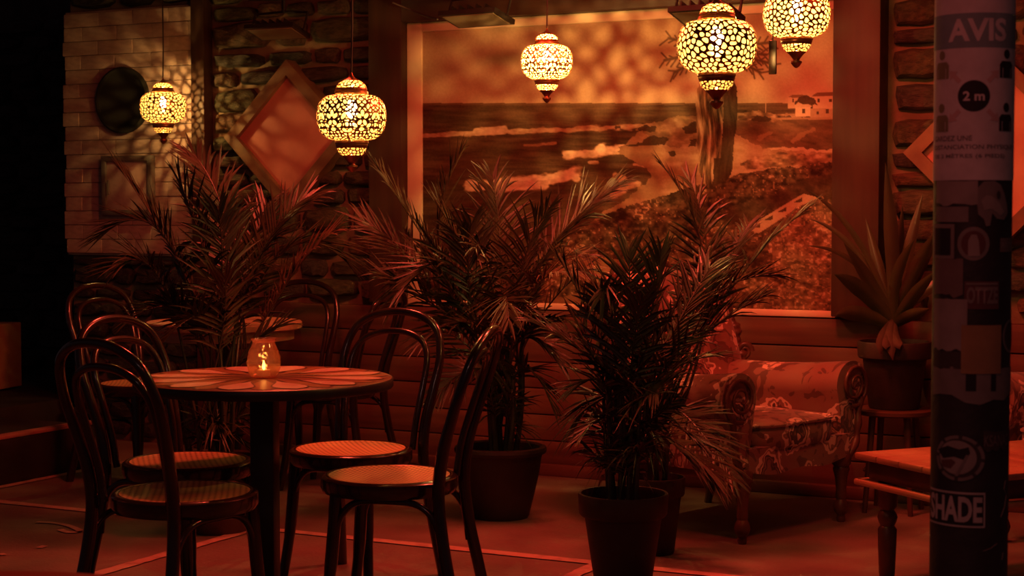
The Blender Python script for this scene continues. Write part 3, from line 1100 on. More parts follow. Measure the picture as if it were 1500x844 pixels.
def lantern(px, py, D, dia, kind, rz, power, label):
    p = at_depth(px, py, D)
    s = dia / .225
    root = empty('pierced_lantern', p, rz)
    d = LM[kind]
    for k, nm in (('globe', 'globe'), ('crown', 'crown'), ('bowl', 'bowl'), ('cap', 'cap'), ('collar', 'collar'), ('lower_collar', 'lower_collar'), ('finial', 'finial')):
        o = link(nm, d[k], None, root)
        o.scale = (s, s, s)
        if k in ('globe', 'crown', 'bowl'):
            link({'globe': 'globe_glass', 'crown': 'crown_glass', 'bowl': 'bowl_glass'}[k], d[{'globe': 'glass', 'crown': 'crown_glass', 'bowl': 'bowl_glass'}[k]], None, o)
    b = link('bulb', BULB, None, root, (0, 0, .022 * s))
    zt = (430 - 122) * S_ * s
    MB().tube([(0, 0, zt), (.003, .001, zt + .15), (0, 0, 2.61 - p.z)], .0035, 6).build('cord', M['cord'], root)
    MB().lathe([(.001, 2.62 - p.z), (.03, 2.62 - p.z), (.032, 2.60 - p.z), (.006, 2.585 - p.z), (.004, 2.56 - p.z)], 16).build('ceiling_rose', M['brass_dark'], root)
    tag(root, label, 'lantern', 'pierced metal lanterns hanging over the terrace')
    ld = bpy.data.lights.new('lantern_bulb', 'POINT')
    ld.energy = power
    ld.color = (1.0, 0.62, 0.24)
    ld.shadow_soft_size = .0050
    lo = bpy.data.objects.new('lantern_bulb', ld)
    col.objects.link(lo)
    lo.location = p + Vector((0, 0, .020 * s))
    return root


lantern(239, 157, 8.62, .236, 'bean', .4, 8.0, 'glowing pierced lantern hanging in front of the whitewashed bricks')
lantern(515, 171, 5.45, .225, 'floral', .2, 9.5, 'glowing pierced lantern hanging in front of the red diamond')
lantern(801, 90, 7.05, .217, 'floral', .9, 38.0, 'glowing pierced lantern hanging before the sky of the mural')
lantern(1050, 67, 4.68, .220, 'bean', 1.3, 11.0, 'largest glowing pierced lantern, hanging before the printed palm trunk')
lantern(1167, 21, 5.54, .220, 'bean', 2.2, 16.0, 'glowing pierced lantern cut by the top edge over the printed houses')

# small wooden tag hanging by the lantern
p = at_depth(1132, 84, 5.0)
tg = empty('hanging_tag', p)
MB().bevel_box((0, 0, 0), (.024, .008, .10), .003).build('slat', M['dark_wood'], tg)
MB().tube([(0, 0, .048), (.002, 0, 2.61 - p.z)], .0015, 5).build('string', M['cord'], tg)
tag(tg, 'slim dark wooden slat hanging beside the top edge lantern', 'ornament')

# flat floodlights on brackets above the wall
def floodlight(px, py, D, w, rz, label):
    p = at_depth(px, py, D)
    root = empty('floodlight', p, rz)
    tilt = Matrix.Rotation(R(-14), 3, 'X')
    MB().box((0, 0, 0), (w, .17, .022), tilt).build('housing', M['black_metal'], root, smooth=False)
    MB().box(tilt @ Vector((0, 0, -.0125)), (w - .03, .14, .004), tilt).build('lens', M['lens'], root, smooth=False)
    for k in range(5):
        MB().box(tilt @ Vector((-w * .3 + k * w * .15, 0, .022)), (.006, .16, .024), tilt).build('fin', M['black_metal'], root, smooth=False)
    top = 2.6 - p.z
    MB().tube([(-w / 2 - .01, 0, 0), (-w / 2 - .01, .04, .09), (0, .06, .10), (w / 2 + .01, .04, .09), (w / 2 + .01, 0, 0)], .007, 6).build('bracket', M['black_metal'], root)
    MB().tube([(0, .06, .10), (0, .06, top)], .010, 6).build('stem', M['black_metal'], root)
    return tag(root, label, 'floodlight', 'flat floodlights along the wall head')

floodlight(406, 46, 8.15, .27, R(4), 'flat black floodlight above the red diamond')
floodlight(698, 26, 7.55, .30, R(-6), 'flat black floodlight at the top left corner of the mural')
floodlight(1035, 21, 6.9, .27, R(-4), 'flat black floodlight above the printed palm')
pts = [at_depth(575, 4, 7.9), at_depth(600, 14, 7.9), at_depth(622, 23, 7.85), at_depth(641, 28, 7.72)]
tag(MB().tube(spline(pts, 6), .005, 6).build('power_cable', M['cord']), 'thin black cable drooping across the beam to the floodlight', 'cable')


# ------------------------------------------------------------------ bentwood chairs
def make_chair_meshes():
    d = {}
    d['seat_ring'] = MB().lathe([(.178, .452), (.184, .459), (.196, .460), (.205, .453), (.206, .425), (.200, .412), (.186, .410), (.178, .418)], 56, closed=True).mesh('seat_ring', True, 50)
    prof = [(.0005, .451), (.06, .4515), (.12, .4535), (.160, .4565), (.182, .459)]
    d['cane_seat'] = MB().lathe(prof, 48).mesh('cane_seat', True, 80)
    half = [(.205, -.265, .0), (.190, -.235, .15), (.176, -.205, .30), (.168, -.192, .43), (.172, -.205, .54), (.186, -.235, .65), (.192, -.268, .75), (.165, -.298, .838), (.095, -.316, .885)]
    pts = [(-x, y, z) for x, y, z in half] + [(0, -.322, .899)] + [(x, y, z) for x, y, z in reversed(half)]
    path = spline(pts, 6)
    d['back_bow'] = MB().tube(path, [.0185 if p.z < .5 else .0185 - .0045 * min(1, (p.z - .5) / .3) for p in path], 10).mesh('back_bow', True, 60)
    half = [(.135, -.176, .44), (.142, -.190, .54), (.150, -.222, .65), (.150, -.252, .74), (.122, -.276, .798), (.065, -.288, .826)]
    pts = [(-x, y, z) for x, y, z in half] + [(0, -.292, .833)] + [(x, y, z) for x, y, z in reversed(half)]
    d['inner_bow'] = MB().tube(spline(pts, 6), .0115, 8).mesh('inner_bow', True, 60)
    for s, nm in ((-1, 'leg_a'), (1, 'leg_b')):
        d[nm] = MB().tube(spline([(s * .138, .122, .42), (s * .142, .128, .34), (s * .152, .142, .17), (s * .170, .168, 0)], 4), [.021] * 4 + [.0195] * 4 + [.017] * 4 + [.014], 10).mesh('leg', True, 60)
    def arch(a, b, top, zb):
        a, b = Vector(a), Vector(b)
        m = (a + b) / 2
        q = [Vector((a.x, a.y, zb)), a.lerp(m, .10) + Vector((0, 0, 0)), a.lerp(m, .42), m, b.lerp(m, .42), b.lerp(m, .10), Vector((b.x, b.y, zb))]
        q[1].z = zb + (top - zb) * .62
        q[2].z = zb + (top - zb) * .95
        q[3].z = top
        q[4].z = q[2].z
        q[5].z = q[1].z
        return MB().tube(spline(q, 5), .0105, 8).mesh('brace', True, 60)
    d['brace_a'] = arch((-.145, .134, 0), (.145, .134, 0), .405, .235)
    d['brace_b'] = arch((-.146, .13, 0), (-.178, -.205, 0), .405, .235)
    d['brace_c'] = arch((.146, .13, 0), (.178, -.205, 0), .405, .235)
    for k in d:
        d[k].materials.append(M['cane'] if k == 'cane_seat' else M['black_wood'])
    return d


CH = make_chair_meshes()


def chair(cx, cy, fa, fb, label, group):
    root = empty('bentwood_chair', c2w(cx, cy), face_rz(fa, fb))
    for k, nm in (('seat_ring', 'seat_ring'), ('cane_seat', 'cane_seat'), ('back_bow', 'back_bow'), ('inner_bow', 'inner_bow'), ('leg_a', 'leg'), ('leg_b', 'leg'), ('brace_a', 'brace'), ('brace_b', 'brace'), ('brace_c', 'brace')):
        link(nm, CH[k], None, root)
    return tag(root, label, 'chair', group)


G1 = 'bentwood chairs around the petal table'
chair(-.931 * 4.73 / 4.77, 4.73, .60, .80, 'nearest dark bentwood chair left of the petal table, olive cane seat', G1)
chair(-1.030, 5.33, .85, -.50, 'dark bentwood chair behind the nearest one, left of the petal table', G1)
chair(-.369, 5.04, -.98, .19, 'dark bentwood chair right of the petal table, back seen nearly edge on', G1)
chair(-.538, 5.60, -.45, -.90, 'dark bentwood chair behind the petal table, its rounded back facing us', G1)
G2 = 'bentwood chairs around the rear table'
chair((205 - 750) / FOC * 7.75, 7.75, .80, -.6, 'far bentwood chair at the left of the pale rear table', G2)
chair((411 - 750) / FOC * 8.1, 8.05, -.25, -.97, 'far bentwood chair behind the pale rear table, against the planks', G2)
chair((482 - 750) / FOC * 7.6, 7.6, -.93, .32, 'far bentwood chair right of the pale rear table, legs seen below the petal table', G2)


# ------------------------------------------------------------------ tables
def petal(r0, r1, w, z, n=14):
    left, right = [], []
    for i in range(n + 1):
        t = i / n
        r = r0 + (r1 - r0) * t
        h = w * math.sin(PI * t ** 1.9) ** .75 if 0 < t < 1 else 0
        left.append((r, h, z))
        right.append((r, -h, z))
    pts = left + right[-2:0:-1]
    return MB().add(pts, [tuple(range(len(pts)))])


def petal_table(loc, rz, label):
    root = empty('petal_table', loc, rz)
    rt = .392
    top = MB().lathe([(0.001, .738), (rt - .004, .738), (rt, .736), (rt, .716), (rt - .006, .712), (.001, .712)], 72).build('tabletop', M['table_base'], root, angle=30)
    MB().lathe([(rt + .002, .736), (rt + .0045, .732), (rt + .0045, .712), (rt + .001, .707), (rt - .004, .709), (rt - .001, .715), (rt - .0005, .735)], 72, closed=True).build('edge_band', M['black_metal'], root)
    me1 = petal(.03, .384, .052, .7384).mesh('petal', False); me1.materials.append(M['inlay_dark'])
    me2 = petal(.05, .376, .043, .7389).mesh('petal', False); me2.materials.append(M['inlay_orange'])
    me3 = petal(.13, .378, .056, .7394).mesh('petal', False); me3.materials.append(M['inlay_dark'])
    me4 = petal(.14, .372, .050, .7399).mesh('petal', False); me4.materials.append(M['inlay_pink'])
    for k in range(12):
        a = 2 * PI * k / 12
        for me, off in ((me1, PI / 12), (me2, PI / 12), (me3, 0), (me4, 0)):
            o = link('petal', me, None, top)
            o.rotation_euler = (0, 0, a + off)
    MB().bevel_box((0, 0, .37), (.075, .075, .67), .006).build('post', M['black_metal'], root)
    MB().bevel_box((0, 0, .703), (.26, .26, .012), .003).build('top_plate', M['black_metal'], root)
    for k in range(4):
        a = PI / 4 + PI / 2 * k
        MB().tube([(0, 0, .045), (.14 * math.cos(a), .14 * math.sin(a), .035), (.24 * math.cos(a), .24 * math.sin(a), .016)], [.03, .024, .016], 8).build('foot', M['black_metal'], root)
    return tag(root, label, 'table')


TP = c2w((386 - 750) / FOC * 5.17, 5.17)
petal_table(TP, face_rz(.13, 1), 'round table with inlaid petal flower top and candle jar on it')
nt_ = empty('round_table', c2w(-.705, 2.03), .3)
M['red_lacquer'] = pmat('red_lacquer', (0.55, 0.10, 0.05), (0.45, 0.08, 0.04), 5, 0.35)  # red glow of the lamps put into the tabletop colour
MB().lathe([(0.001, .740), (.34, .740), (.35, .733), (.35, .718), (.34, .712), (.001, .712)], 64).build('tabletop', M['red_lacquer'], nt_, angle=30)
MB().tube([(0, 0, .03), (0, 0, .712)], .035, 16).build('post', M['black_metal'], nt_)
for k in range(4):
    a = PI / 4 + PI / 2 * k
    MB().tube([(0, 0, .045), (.14 * math.cos(a), .14 * math.sin(a), .035), (.24 * math.cos(a), .24 * math.sin(a), .016)], [.03, .024, .016], 8).build('foot', M['black_metal'], nt_)
tag(nt_, 'red topped table blurred at the bottom left corner, nearest to us', 'table')

# candle jar
jl = c2w((386 - 750) / FOC * 5.17, 5.16, .7402)
jar = empty('candle_jar', jl)
prof = [(.034, 0), (.043, .006), (.049, .03), (.0505, .048), (.046, .075), (.037, .098), (.034, .108), (.038, .116), (.039, .120)]
sp = spline([Vector((r, 0, z)) for r, z in prof], 5)
vv, ff = [], []
n = 56
for i, p in enumerate(sp):
    for k in range(n):
        a = 2 * PI * k / n
        band = math.sin(PI * min(1, max(0, (p.z - .006) / .095)))
        r = p.x + .0028 * band * max(0, math.sin(a * 9 + (int(p.z / .018) % 2) * PI)) * max(0, math.sin(p.z / .018 * PI) if int(p.z / .018) % 2 == 0 else -math.sin(p.z / .018 * PI))
        vv.append((r * math.cos(a), r * math.sin(a), p.z))
for i in range(len(sp) - 1):
    for k in range(n):
        ff.append((i * n + k, i * n + (k + 1) % n, (i + 1) * n + (k + 1) % n, (i + 1) * n + k))
ff.append(tuple(range(n)))
MB().add(vv, ff).build('glass', M['jar_glass'], jar, angle=80)
tl = MB().lathe([(.001, .004), (.020, .004), (.020, .022), (.018, .023), (.001, .022)], 20).build('tealight', M['wax'], jar)
MB().lathe([(.001, .022), (.004, .026), (.0055, .033), (.004, .042), (.001, .052)], 12).build('flame', M['flame'], tl)
tag(jar, 'dimpled glass candle jar glowing on the petal table', 'candle jar')
ld = bpy.data.lights.new('candle', 'POINT')
ld.energy = .018
ld.color = (1, .5, .12)
ld.shadow_soft_size = .006
lo = bpy.data.objects.new('candle', ld)
col.objects.link(lo)
lo.location = jl + Vector((0, 0, .036))

# rear table
rt_ = empty('round_table', c2w(-1.24, 7.25), 0)
MB().lathe([(.001, .775), (.328, .775), (.334, .770), (.334, .748), (.32, .742), (.001, .742)], 56).build('tabletop', M['rear_table'], rt_, angle=30)
MB().lathe([(.300, .742), (.300, .700), (.28, .698), (.28, .742)], 48, closed=True).build('apron', M['rear_table'], rt_)
MB().lathe([(.04, .742), (.036, .5), (.045, .3), (.035, .1), (.06, .04), (.2, .02), (.2, 0), (.001, 0)], 24).build('pedestal', M['black_metal'], rt_)
tag(rt_, 'pale round table behind the palm, between the far chairs', 'table')


# ------------------------------------------------------------------ palms
def frond(root_loc, base, mid, tip, n=26, ll=.26, lw=.013, spread=(62, 24), fold=.35, droop=.10, start=.30, seed=0, tw=0.0, skip=.12):
    """one feathered palm frond in the local space of root_loc"""
    r = random.Random(seed)
    b, m, t = Vector(base) - root_loc, Vector(mid) - root_loc, Vector(tip) - root_loc
    N = 22
    # quadratic curve through mid at the half way
    ctl = m * 2 - (b + t) * .5
    pt = lambda u: b * (1 - u) ** 2 + ctl * 2 * u * (1 - u) + t * u * u
    dv = lambda u: ((ctl - b) * 2 * (1 - u) + (t - ctl) * 2 * u).normalized()
    mb = MB()
    path = [pt(i / N) for i in range(N + 1)]
    mb.tube(path, [.0065 * (1 - .78 * i / N) for i in range(N + 1)], 5)
    vv, ff = [], []
    for i in range(n):
        u = start + (1 - start) * (i + .5) / n
        T = dv(u)
        o = pt(u)
        S = T.cross(Vector((0, 0, 1)))
        if S.length < .15:
            S = T.cross(Vector((CS, SN, 0)))
        S.normalize()
        S.rotate(Matrix.Rotation(tw, 3, T))
        Nn = S.cross(T).normalized()
        w = (u - start) / (1 - start)
        ang = R(spread[0] + (spread[1] - spread[0]) * w)
        L = ll * (.55 + .75 * math.sin(PI * min(1, .12 + .80 * w)) ** .8 - .25 * w)
        for sg in (-1, 1):
            if r.random() < skip:
                continue
            a2 = ang + r.uniform(-.25, .25)
            d = (T * math.cos(a2) + (S * sg * math.cos(fold) + Nn * math.sin(fold)) * math.sin(a2)).normalized()
            wd = d.cross(Nn)
            if wd.length < .1:
                wd = d.cross(S)
            wd = wd.normalized()
            q = d.cross(wd).normalized()
            Lk = L * r.uniform(.8, 1.12)
            hw = lw * r.uniform(.8, 1.15)
            k0 = len(vv)
            dr = droop * r.uniform(.3, 2.6)
            for (f_, wf) in ((0, .25), (.22, .95), (.55, .85), (.82, .45), (1.0, .03)):
                c_ = o + d * (Lk * f_) + Vector((0, 0, -dr * Lk * f_ * f_ * 1.6))
                vv += [c_ + wd * hw * wf + q * hw * wf * .45, c_, c_ - wd * hw * wf + q * hw * wf * .45]
            for s_ in range(4):
                a0 = k0 + 3 * s_
                ff += [(a0, a0 + 1, a0 + 4, a0 + 3), (a0 + 1, a0 + 2, a0 + 5, a0 + 4)]
    mb.add(vv, ff)
    return mb


def pot_parts(root, prof, m, soil_r, soil_z):
    MB().lathe(prof, 44).build('pot', m, root, angle=35)
    MB().lathe([(.001, soil_z + .008), (soil_r * .6, soil_z + .005), (soil_r, soil_z)], 30).build('soil', M['soil'], root)


def palm(name, loc, prof, pm, soil_r, soil_z, fr, label, seed, fill, stems=7, stem_h=.30, low=8):
    """fr: fronds as (knee pixel, tip pixel, depth of tip, leaflet length, leaflets)"""
    loc = Vector(loc)
    root = empty(name, loc)
    pot_parts(root, prof, pm, soil_r, soil_z)
    r = random.Random(seed)
    camz = Vector((0, 0, EYE))
    D0 = -loc.x * SN + loc.y * CS
    sb = []
    for k in range(stems):
        a = 2 * PI * k / stems + r.uniform(-.3, .3)
        q = soil_r * r.uniform(.15, .55)
        p0 = Vector((q * math.cos(a), q * math.sin(a), soil_z))
        p1 = p0 * 1.5
        p1.z = soil_z + stem_h * r.uniform(.7, 1.2)
        sb.append((p0, p1))
        pts = spline([p0, p0.lerp(p1, .5) + Vector((r.uniform(-.01, .01), r.uniform(-.01, .01), 0)), p1], 4)
        MB().tube(pts, [(.013 - .006 * i / (len(pts) - 1)) * (1 if stems < 10 else .72) for i in range(len(pts))], 7).build('stem', M['rachis'], root)
    i = 0
    for f_ in fr:
        (kx, ky), (tx, ty), dd, ll, nl = f_[:5]
        p0, p1 = sb[i % stems]
        base = loc + p0.lerp(p1, r.uniform(.3, .9))
        tip = at_depth(tx, ty, D0 + dd)
        mid = at_depth(kx, ky, D0 + dd * .45)
        o = frond(loc, base, mid, tip, int(nl * 1.3), ll, f_[5] if len(f_) > 5 else .0072, seed=seed * 100 + i, start=f_[6] if len(f_) > 6 else .32, tw=r.uniform(-.5, .5)).build('frond', M['leaf_dry'] if (i % 9 == 8) else M['leaf'], root, smooth=False)
        i += 1
    # younger fronds filling the clump
    for k in range(fill[0]):
        a = 2 * PI * k / fill[0] + r.uniform(-.25, .25)
        p0, p1 = sb[k % stems]
        base = loc + p0.lerp(p1, r.uniform(.2, .9))
        out = r.uniform(fill[1] * .5, fill[1])
        h = r.uniform(fill[2], fill[3])
        tip = loc + Vector((out * math.cos(a), out * math.sin(a), h))
        mid = loc + Vector((out * .42 * math.cos(a), out * .42 * math.sin(a), soil_z + (h - soil_z) * r.uniform(.5, .75) + r.uniform(.04, .16)))
        if tip.y > WY - .12:
            tip.y = WY - .12
        frond(loc, base, mid, tip, 18, r.uniform(.12, .22), .0068, seed=seed * 77 + k, start=r.uniform(.3, .55), tw=r.uniform(-.9, .9), skip=.2).build('frond', M['leaf_dry'] if k % 8 == 5 else M['leaf'], root, smooth=False)
    # short blades low in the clump
    for k in range(low):
        a = 2 * PI * k / low + r.uniform(-.3, .3)
        p0, p1 = sb[(k * 3) % stems]
        base = loc + p0.lerp(p1, r.uniform(.05, .6))
        out = r.uniform(.06, .16)
        h = soil_z + r.uniform(.12, .36)
        tip = loc + Vector((out * math.cos(a), out * math.sin(a), h))
        mid = loc + Vector((out * .5 * math.cos(a), out * .5 * math.sin(a), soil_z + (h - soil_z) * .62 + r.uniform(0, .08)))
        frond(loc, base, mid, tip, 9, r.uniform(.10, .17), .0062, seed=seed * 55 + k, start=.25, tw=r.uniform(-1, 1), skip=.25, droop=.22).build('frond', M['leaf_dry'] if k % 6 == 2 else M['leaf'], root, smooth=False)
    return tag(root, label, 'potted palm')


POT_ROLL = [(.001, 0), (.112, 0), (.118, .01), (.140, .10), (.160, .19), (.168, .245), (.172, .262), (.186, .266), (.190, .278), (.186, .290), (.172, .294), (.160, .288), (.152, .25)]
POT_COLLAR = [(.001, 0), (.092, 0), (.095, .006), (.129, .235), (.142, .238), (.147, .245), (.151, .305), (.149, .312), (.140, .312), (.136, .30), (.132, .255)]

P1 = c2w((318 - 750) / FOC * 6.55, 6.55)
palm('potted_palm', P1, POT_ROLL, M['pot_brown'], .15, .25, [
    ((280, 420), (172, 242), .10, .26, 30), ((340, 380), (284, 226), .25, .22, 30), ((370, 400), (452, 288), .1, .22, 28),
    ((250, 360), (150, 345), -.1, .20, 24), ((400, 385), (508, 384), .2, .22, 26), ((240, 420), (172, 392), -.2, .2, 22),
    ((312, 430), (262, 262), -.1, .24, 28), ((360, 420), (390, 300), .3, .22, 26), ((410, 430), (480, 345), -.1, .22, 26),
    ((270, 460), (190, 470), -.25, .17, 22), ((325, 430), (320, 310), -.2, .22, 26),
    ((300, 470), (240, 500), -.3, .16, 20),
], 'bushy potted palm behind the petal table, beneath the red diamond', 3, (6, .36, .75, 1.10))

P2 = c2w((733 - 750) / FOC * 6.85, 6.85)
palm('potted_palm', P2, POT_ROLL, M['pot'], .15, .25, [
    ((650, 400), (674, 226), .05, .24, 32), ((640, 380), (556, 252), .12, .24, 32), ((780, 400), (900, 270), .05, .27, 34),
    ((735, 420), (722, 262), .20, .24, 30), ((670, 400), (576, 436), -.15, .22, 28), ((700, 430), (640, 300), -.1, .24, 28),
    ((640, 420), (528, 320), .10, .22, 28), ((760, 420), (800, 310), -.1, .24, 28), ((770, 440), (850, 400), -.38, .22, 26),
    ((700, 480), (612, 500), -.2, .18, 22), ((760, 500), (825, 530), -.15, .17, 22), ((735, 450), (745, 470), -.45, .2, 22),
    ((690, 440), (690, 330), -.2, .22, 28), ((650, 460), (560, 400), -.1, .2, 24), ((775, 480), (840, 475), -.35, .16, 22),
    ((700, 540), (640, 580), -.2, .15, 18), ((765, 540), (812, 600), -.2, .15, 18),
], 'widest potted palm, spreading across the left half of the mural', 5, (9, .42, .72, 1.10), stem_h=.38)

P3 = c2w((914 - 750) / FOC * 5.58, 5.58)
palm('potted_palm', P3, POT_COLLAR, M['pot'], .13, .27, [
    ((870, 480), (808, 366), .05, 0.18, 19), ((895, 470), (852, 398), .15, 0.17, 17), ((870, 530), (782, 470), -.05, 0.18, 19),
    ((925, 480), (922, 368), .1, 0.19, 20), ((950, 480), (968, 372), -.05, 0.19, 20), ((985, 530), (1120, 432), .05, 0.19, 20),
    ((980, 500), (1040, 392), .15, 0.18, 19), ((890, 570), (838, 566), -.1, 0.14, 16),
    ((975, 640), (1052, 700), -.05, 0.16, 17), ((960, 620), (1030, 650), -.2, 0.16, 16), ((900, 520), (880, 430), -.15, 0.17, 17),
    ((940, 540), (990, 450), -.15, 0.17, 17), ((960, 560), (1050, 520), -.15, 0.17, 16), ((890, 610), (850, 640), -.15, 0.12, 13),
    ((910, 560), (860, 510), -.2, 0.16, 16), ((925, 540), (940, 440), -.25, 0.17, 17),
], 'nearest potted palm in a tapered black pot with a collar', 7, (8, .24, .50, 1.0), stems=14, stem_h=.46, low=16)

P4 = c2w((962 - 750) / FOC * 6.12, 6.12)
palm('potted_palm', P4, [(q * .72, z * .9) for q, z in POT_COLLAR], M['pot'], .095, .24, [
    ((1035, 420), (968, 240), .15, .17, 26), ((1035, 430), (1010, 262), .25, .16, 24), ((1060, 440), (1182, 306), .2, .20, 28),
    ((1040, 440), (1095, 330), .3, .18, 26), ((1030, 450), (1138, 402), .0, .17, 24), ((1005, 610), (1075, 700), -.30, .15, 22),
    ((1000, 470), (1050, 360), .1, .18, 24),
], 'slim palm between the nearest pot and the armchair, fronds across the mural', 9, (4, .20, .60, .85), stems=5, stem_h=.42, low=4)

# ------------------------------------------------------------------ strap-leaved plant on a stool
SL = c2w((1312 - 750) / FOC * 6.98, 6.98)
st = empty('plant_stool', SL)
SZ = .432
MB().lathe([(.001, SZ - .001), (.150, SZ - .001), (.158, SZ - .006), (.158, SZ - .020), (.150, SZ - .026), (.001, SZ - .026)], 40).build('top', M['dark_wood'], st, angle=30)
for k in range(4):
    a = PI / 4 + PI / 2 * k
    ca, sa = math.cos(a), math.sin(a)
    MB().tube([(.10 * ca, .10 * sa, SZ - .02), (.115 * ca, .115 * sa, .22), (.135 * ca, .135 * sa, 0)], [.015, .013, .011], 8).build('leg', M['dark_wood'], st)
MB().tube([(.12 * math.cos(2 * PI * k / 24), .12 * math.sin(2 * PI * k / 24), .17) for k in range(24)], .006, 6, closed=True).build('ring', M['grey_metal'], st)
tag(st, 'small round dark stool under the broad leaved plant', 'stool')

pp = empty('potted_plant', SL + Vector((0, 0, SZ)))
pot_parts(pp, [(.001, 0), (.100, 0), (.104, .006), (.130, .205), (.145, .208), (.150, .214), (.153, .272), (.150, .278), (.142, .278), (.138, .262), (.134, .23)], M['pot'], .134, .235)
MB().tube(spline([(0, 0, .22), (-.01, .005, .30), (-.005, 0, .36)], 4), [.03, .028, .026, .024, .022, .02, .018, .016, .014], 9).build('stem', M['husk'], pp)


def strap(loc, base, mid, tip, w, seed):
    r = random.Random(seed)
    b, m, t = Vector(base) - loc, Vector(mid) - loc, Vector(tip) - loc
    ctl = m * 2 - (b + t) * .5
    N = 14
    vv, ff = [], []
    view = c2w(0, 1)
    for i in range(N + 1):
        u = i / N
        p = b * (1 - u) ** 2 + ctl * 2 * u * (1 - u) + t * u * u
        d = ((ctl - b) * 2 * (1 - u) + (t - ctl) * 2 * u).normalized()
        s = d.cross(view)
        s = s.normalized() if s.length > .1 else Vector((1, 0, 0))
        s = (s + view * r.uniform(-.1, .1) + view * .35 * math.sin(seed)).normalized()
        nn = s.cross(d).normalized()
        h = w * (.35 + .65 * math.sin(PI * min(1, .15 + .62 * u)) if u < .6 else (1 - ((u - .6) / .4) ** 1.6)) + .0006
        vv += [p + s * h + nn * h * .35, p + s * h * .5 + nn * h * .12, p, p - s * h * .5 + nn * h * .12, p - s * h + nn * h * .35]
    for i in range(N):
        for k in range(4):
            a = i * 5 + k
            ff.append((a, a + 1, a + 6, a + 5))
    return MB().add(vv, ff)


ploc = SL + Vector((0, 0, SZ))
for i, (kx, ky, tx, ty, dd, w) in enumerate([
    (1308, 370, 1297, 238, -.05, .026), (1328, 380, 1352, 284, .02, .020), (1278, 420, 1236, 356, -.10, .022), (1268, 430, 1222, 402, -.2, .028),
    (1262, 460, 1224, 462, -.25, .028), (1340, 400, 1374, 338, -.1, .026), (1335, 440, 1372, 396, -.2, .024), (1330, 465, 1362, 452, -.25, .022),
    (1255, 350, 1178, 276, .0, .010), (1255, 370, 1186, 321, .05, .010), (1258, 390, 1180, 360, -.05, .009), (1318, 400, 1322, 300, .08, .022),
    (1345, 400, 1400, 300, .05, .022), (1290, 400, 1268, 320, .1, .018), (1312, 410, 1340, 350, -.18, .020), (1350, 430, 1415, 400, -.05, .02)]):
    D0 = 6.98
    tp_ = at_depth(tx, ty, D0 + dd)
    tp_.y = min(tp_.y, WY - .14)
    strap(ploc, ploc + Vector((0, 0, .34)), at_depth(kx, ky, D0 + dd * .4), tp_, w * 1.15, i).build('leaf', M['strap_leaf'], pp, angle=80)
for i, (tx, ty) in enumerate(((1290, 520), (1308, 528), (1318, 512), (1298, 512))):
    strap(ploc, ploc + Vector((0, 0, .36)), at_depth(tx * .6 + 1302 * .4, 494, 6.84), at_depth(tx, ty, 6.80), .024, 40 + i).build('dry_leaf', M['husk'], pp, angle=80)
tag(pp, 'broad leaved plant in a black pot on the stool by the pole', 'potted plant')


# ------------------------------------------------------------------ brocade armchairs
def superbox(c, h, p=5.0, nu=28, nv=14, dent=None):
    """pillow-like rounded box"""
    vv, ff = [], []
    sg = lambda v, e: math.copysign(abs(v) ** e, v)
    e = 2.0 / p
    for j in range(nv + 1):
        ph = -PI / 2 + PI * j / nv
        for i in range(nu):
            th = 2 * PI * i / nu
            x = sg(math.cos(ph), e) * sg(math.cos(th), e)
            y = sg(math.cos(ph), e) * sg(math.sin(th), e)
            z = sg(math.sin(ph), e)
            vv.append((c[0] + h[0] * x, c[1] + h[1] * y, c[2] + h[2] * z))
    for j in range(nv):
        for i in range(nu):
            ff.append((j * nu + i, j * nu + (i + 1) % nu, (j + 1) * nu + (i + 1) % nu, (j + 1) * nu + i))
    return MB().add(vv, ff)


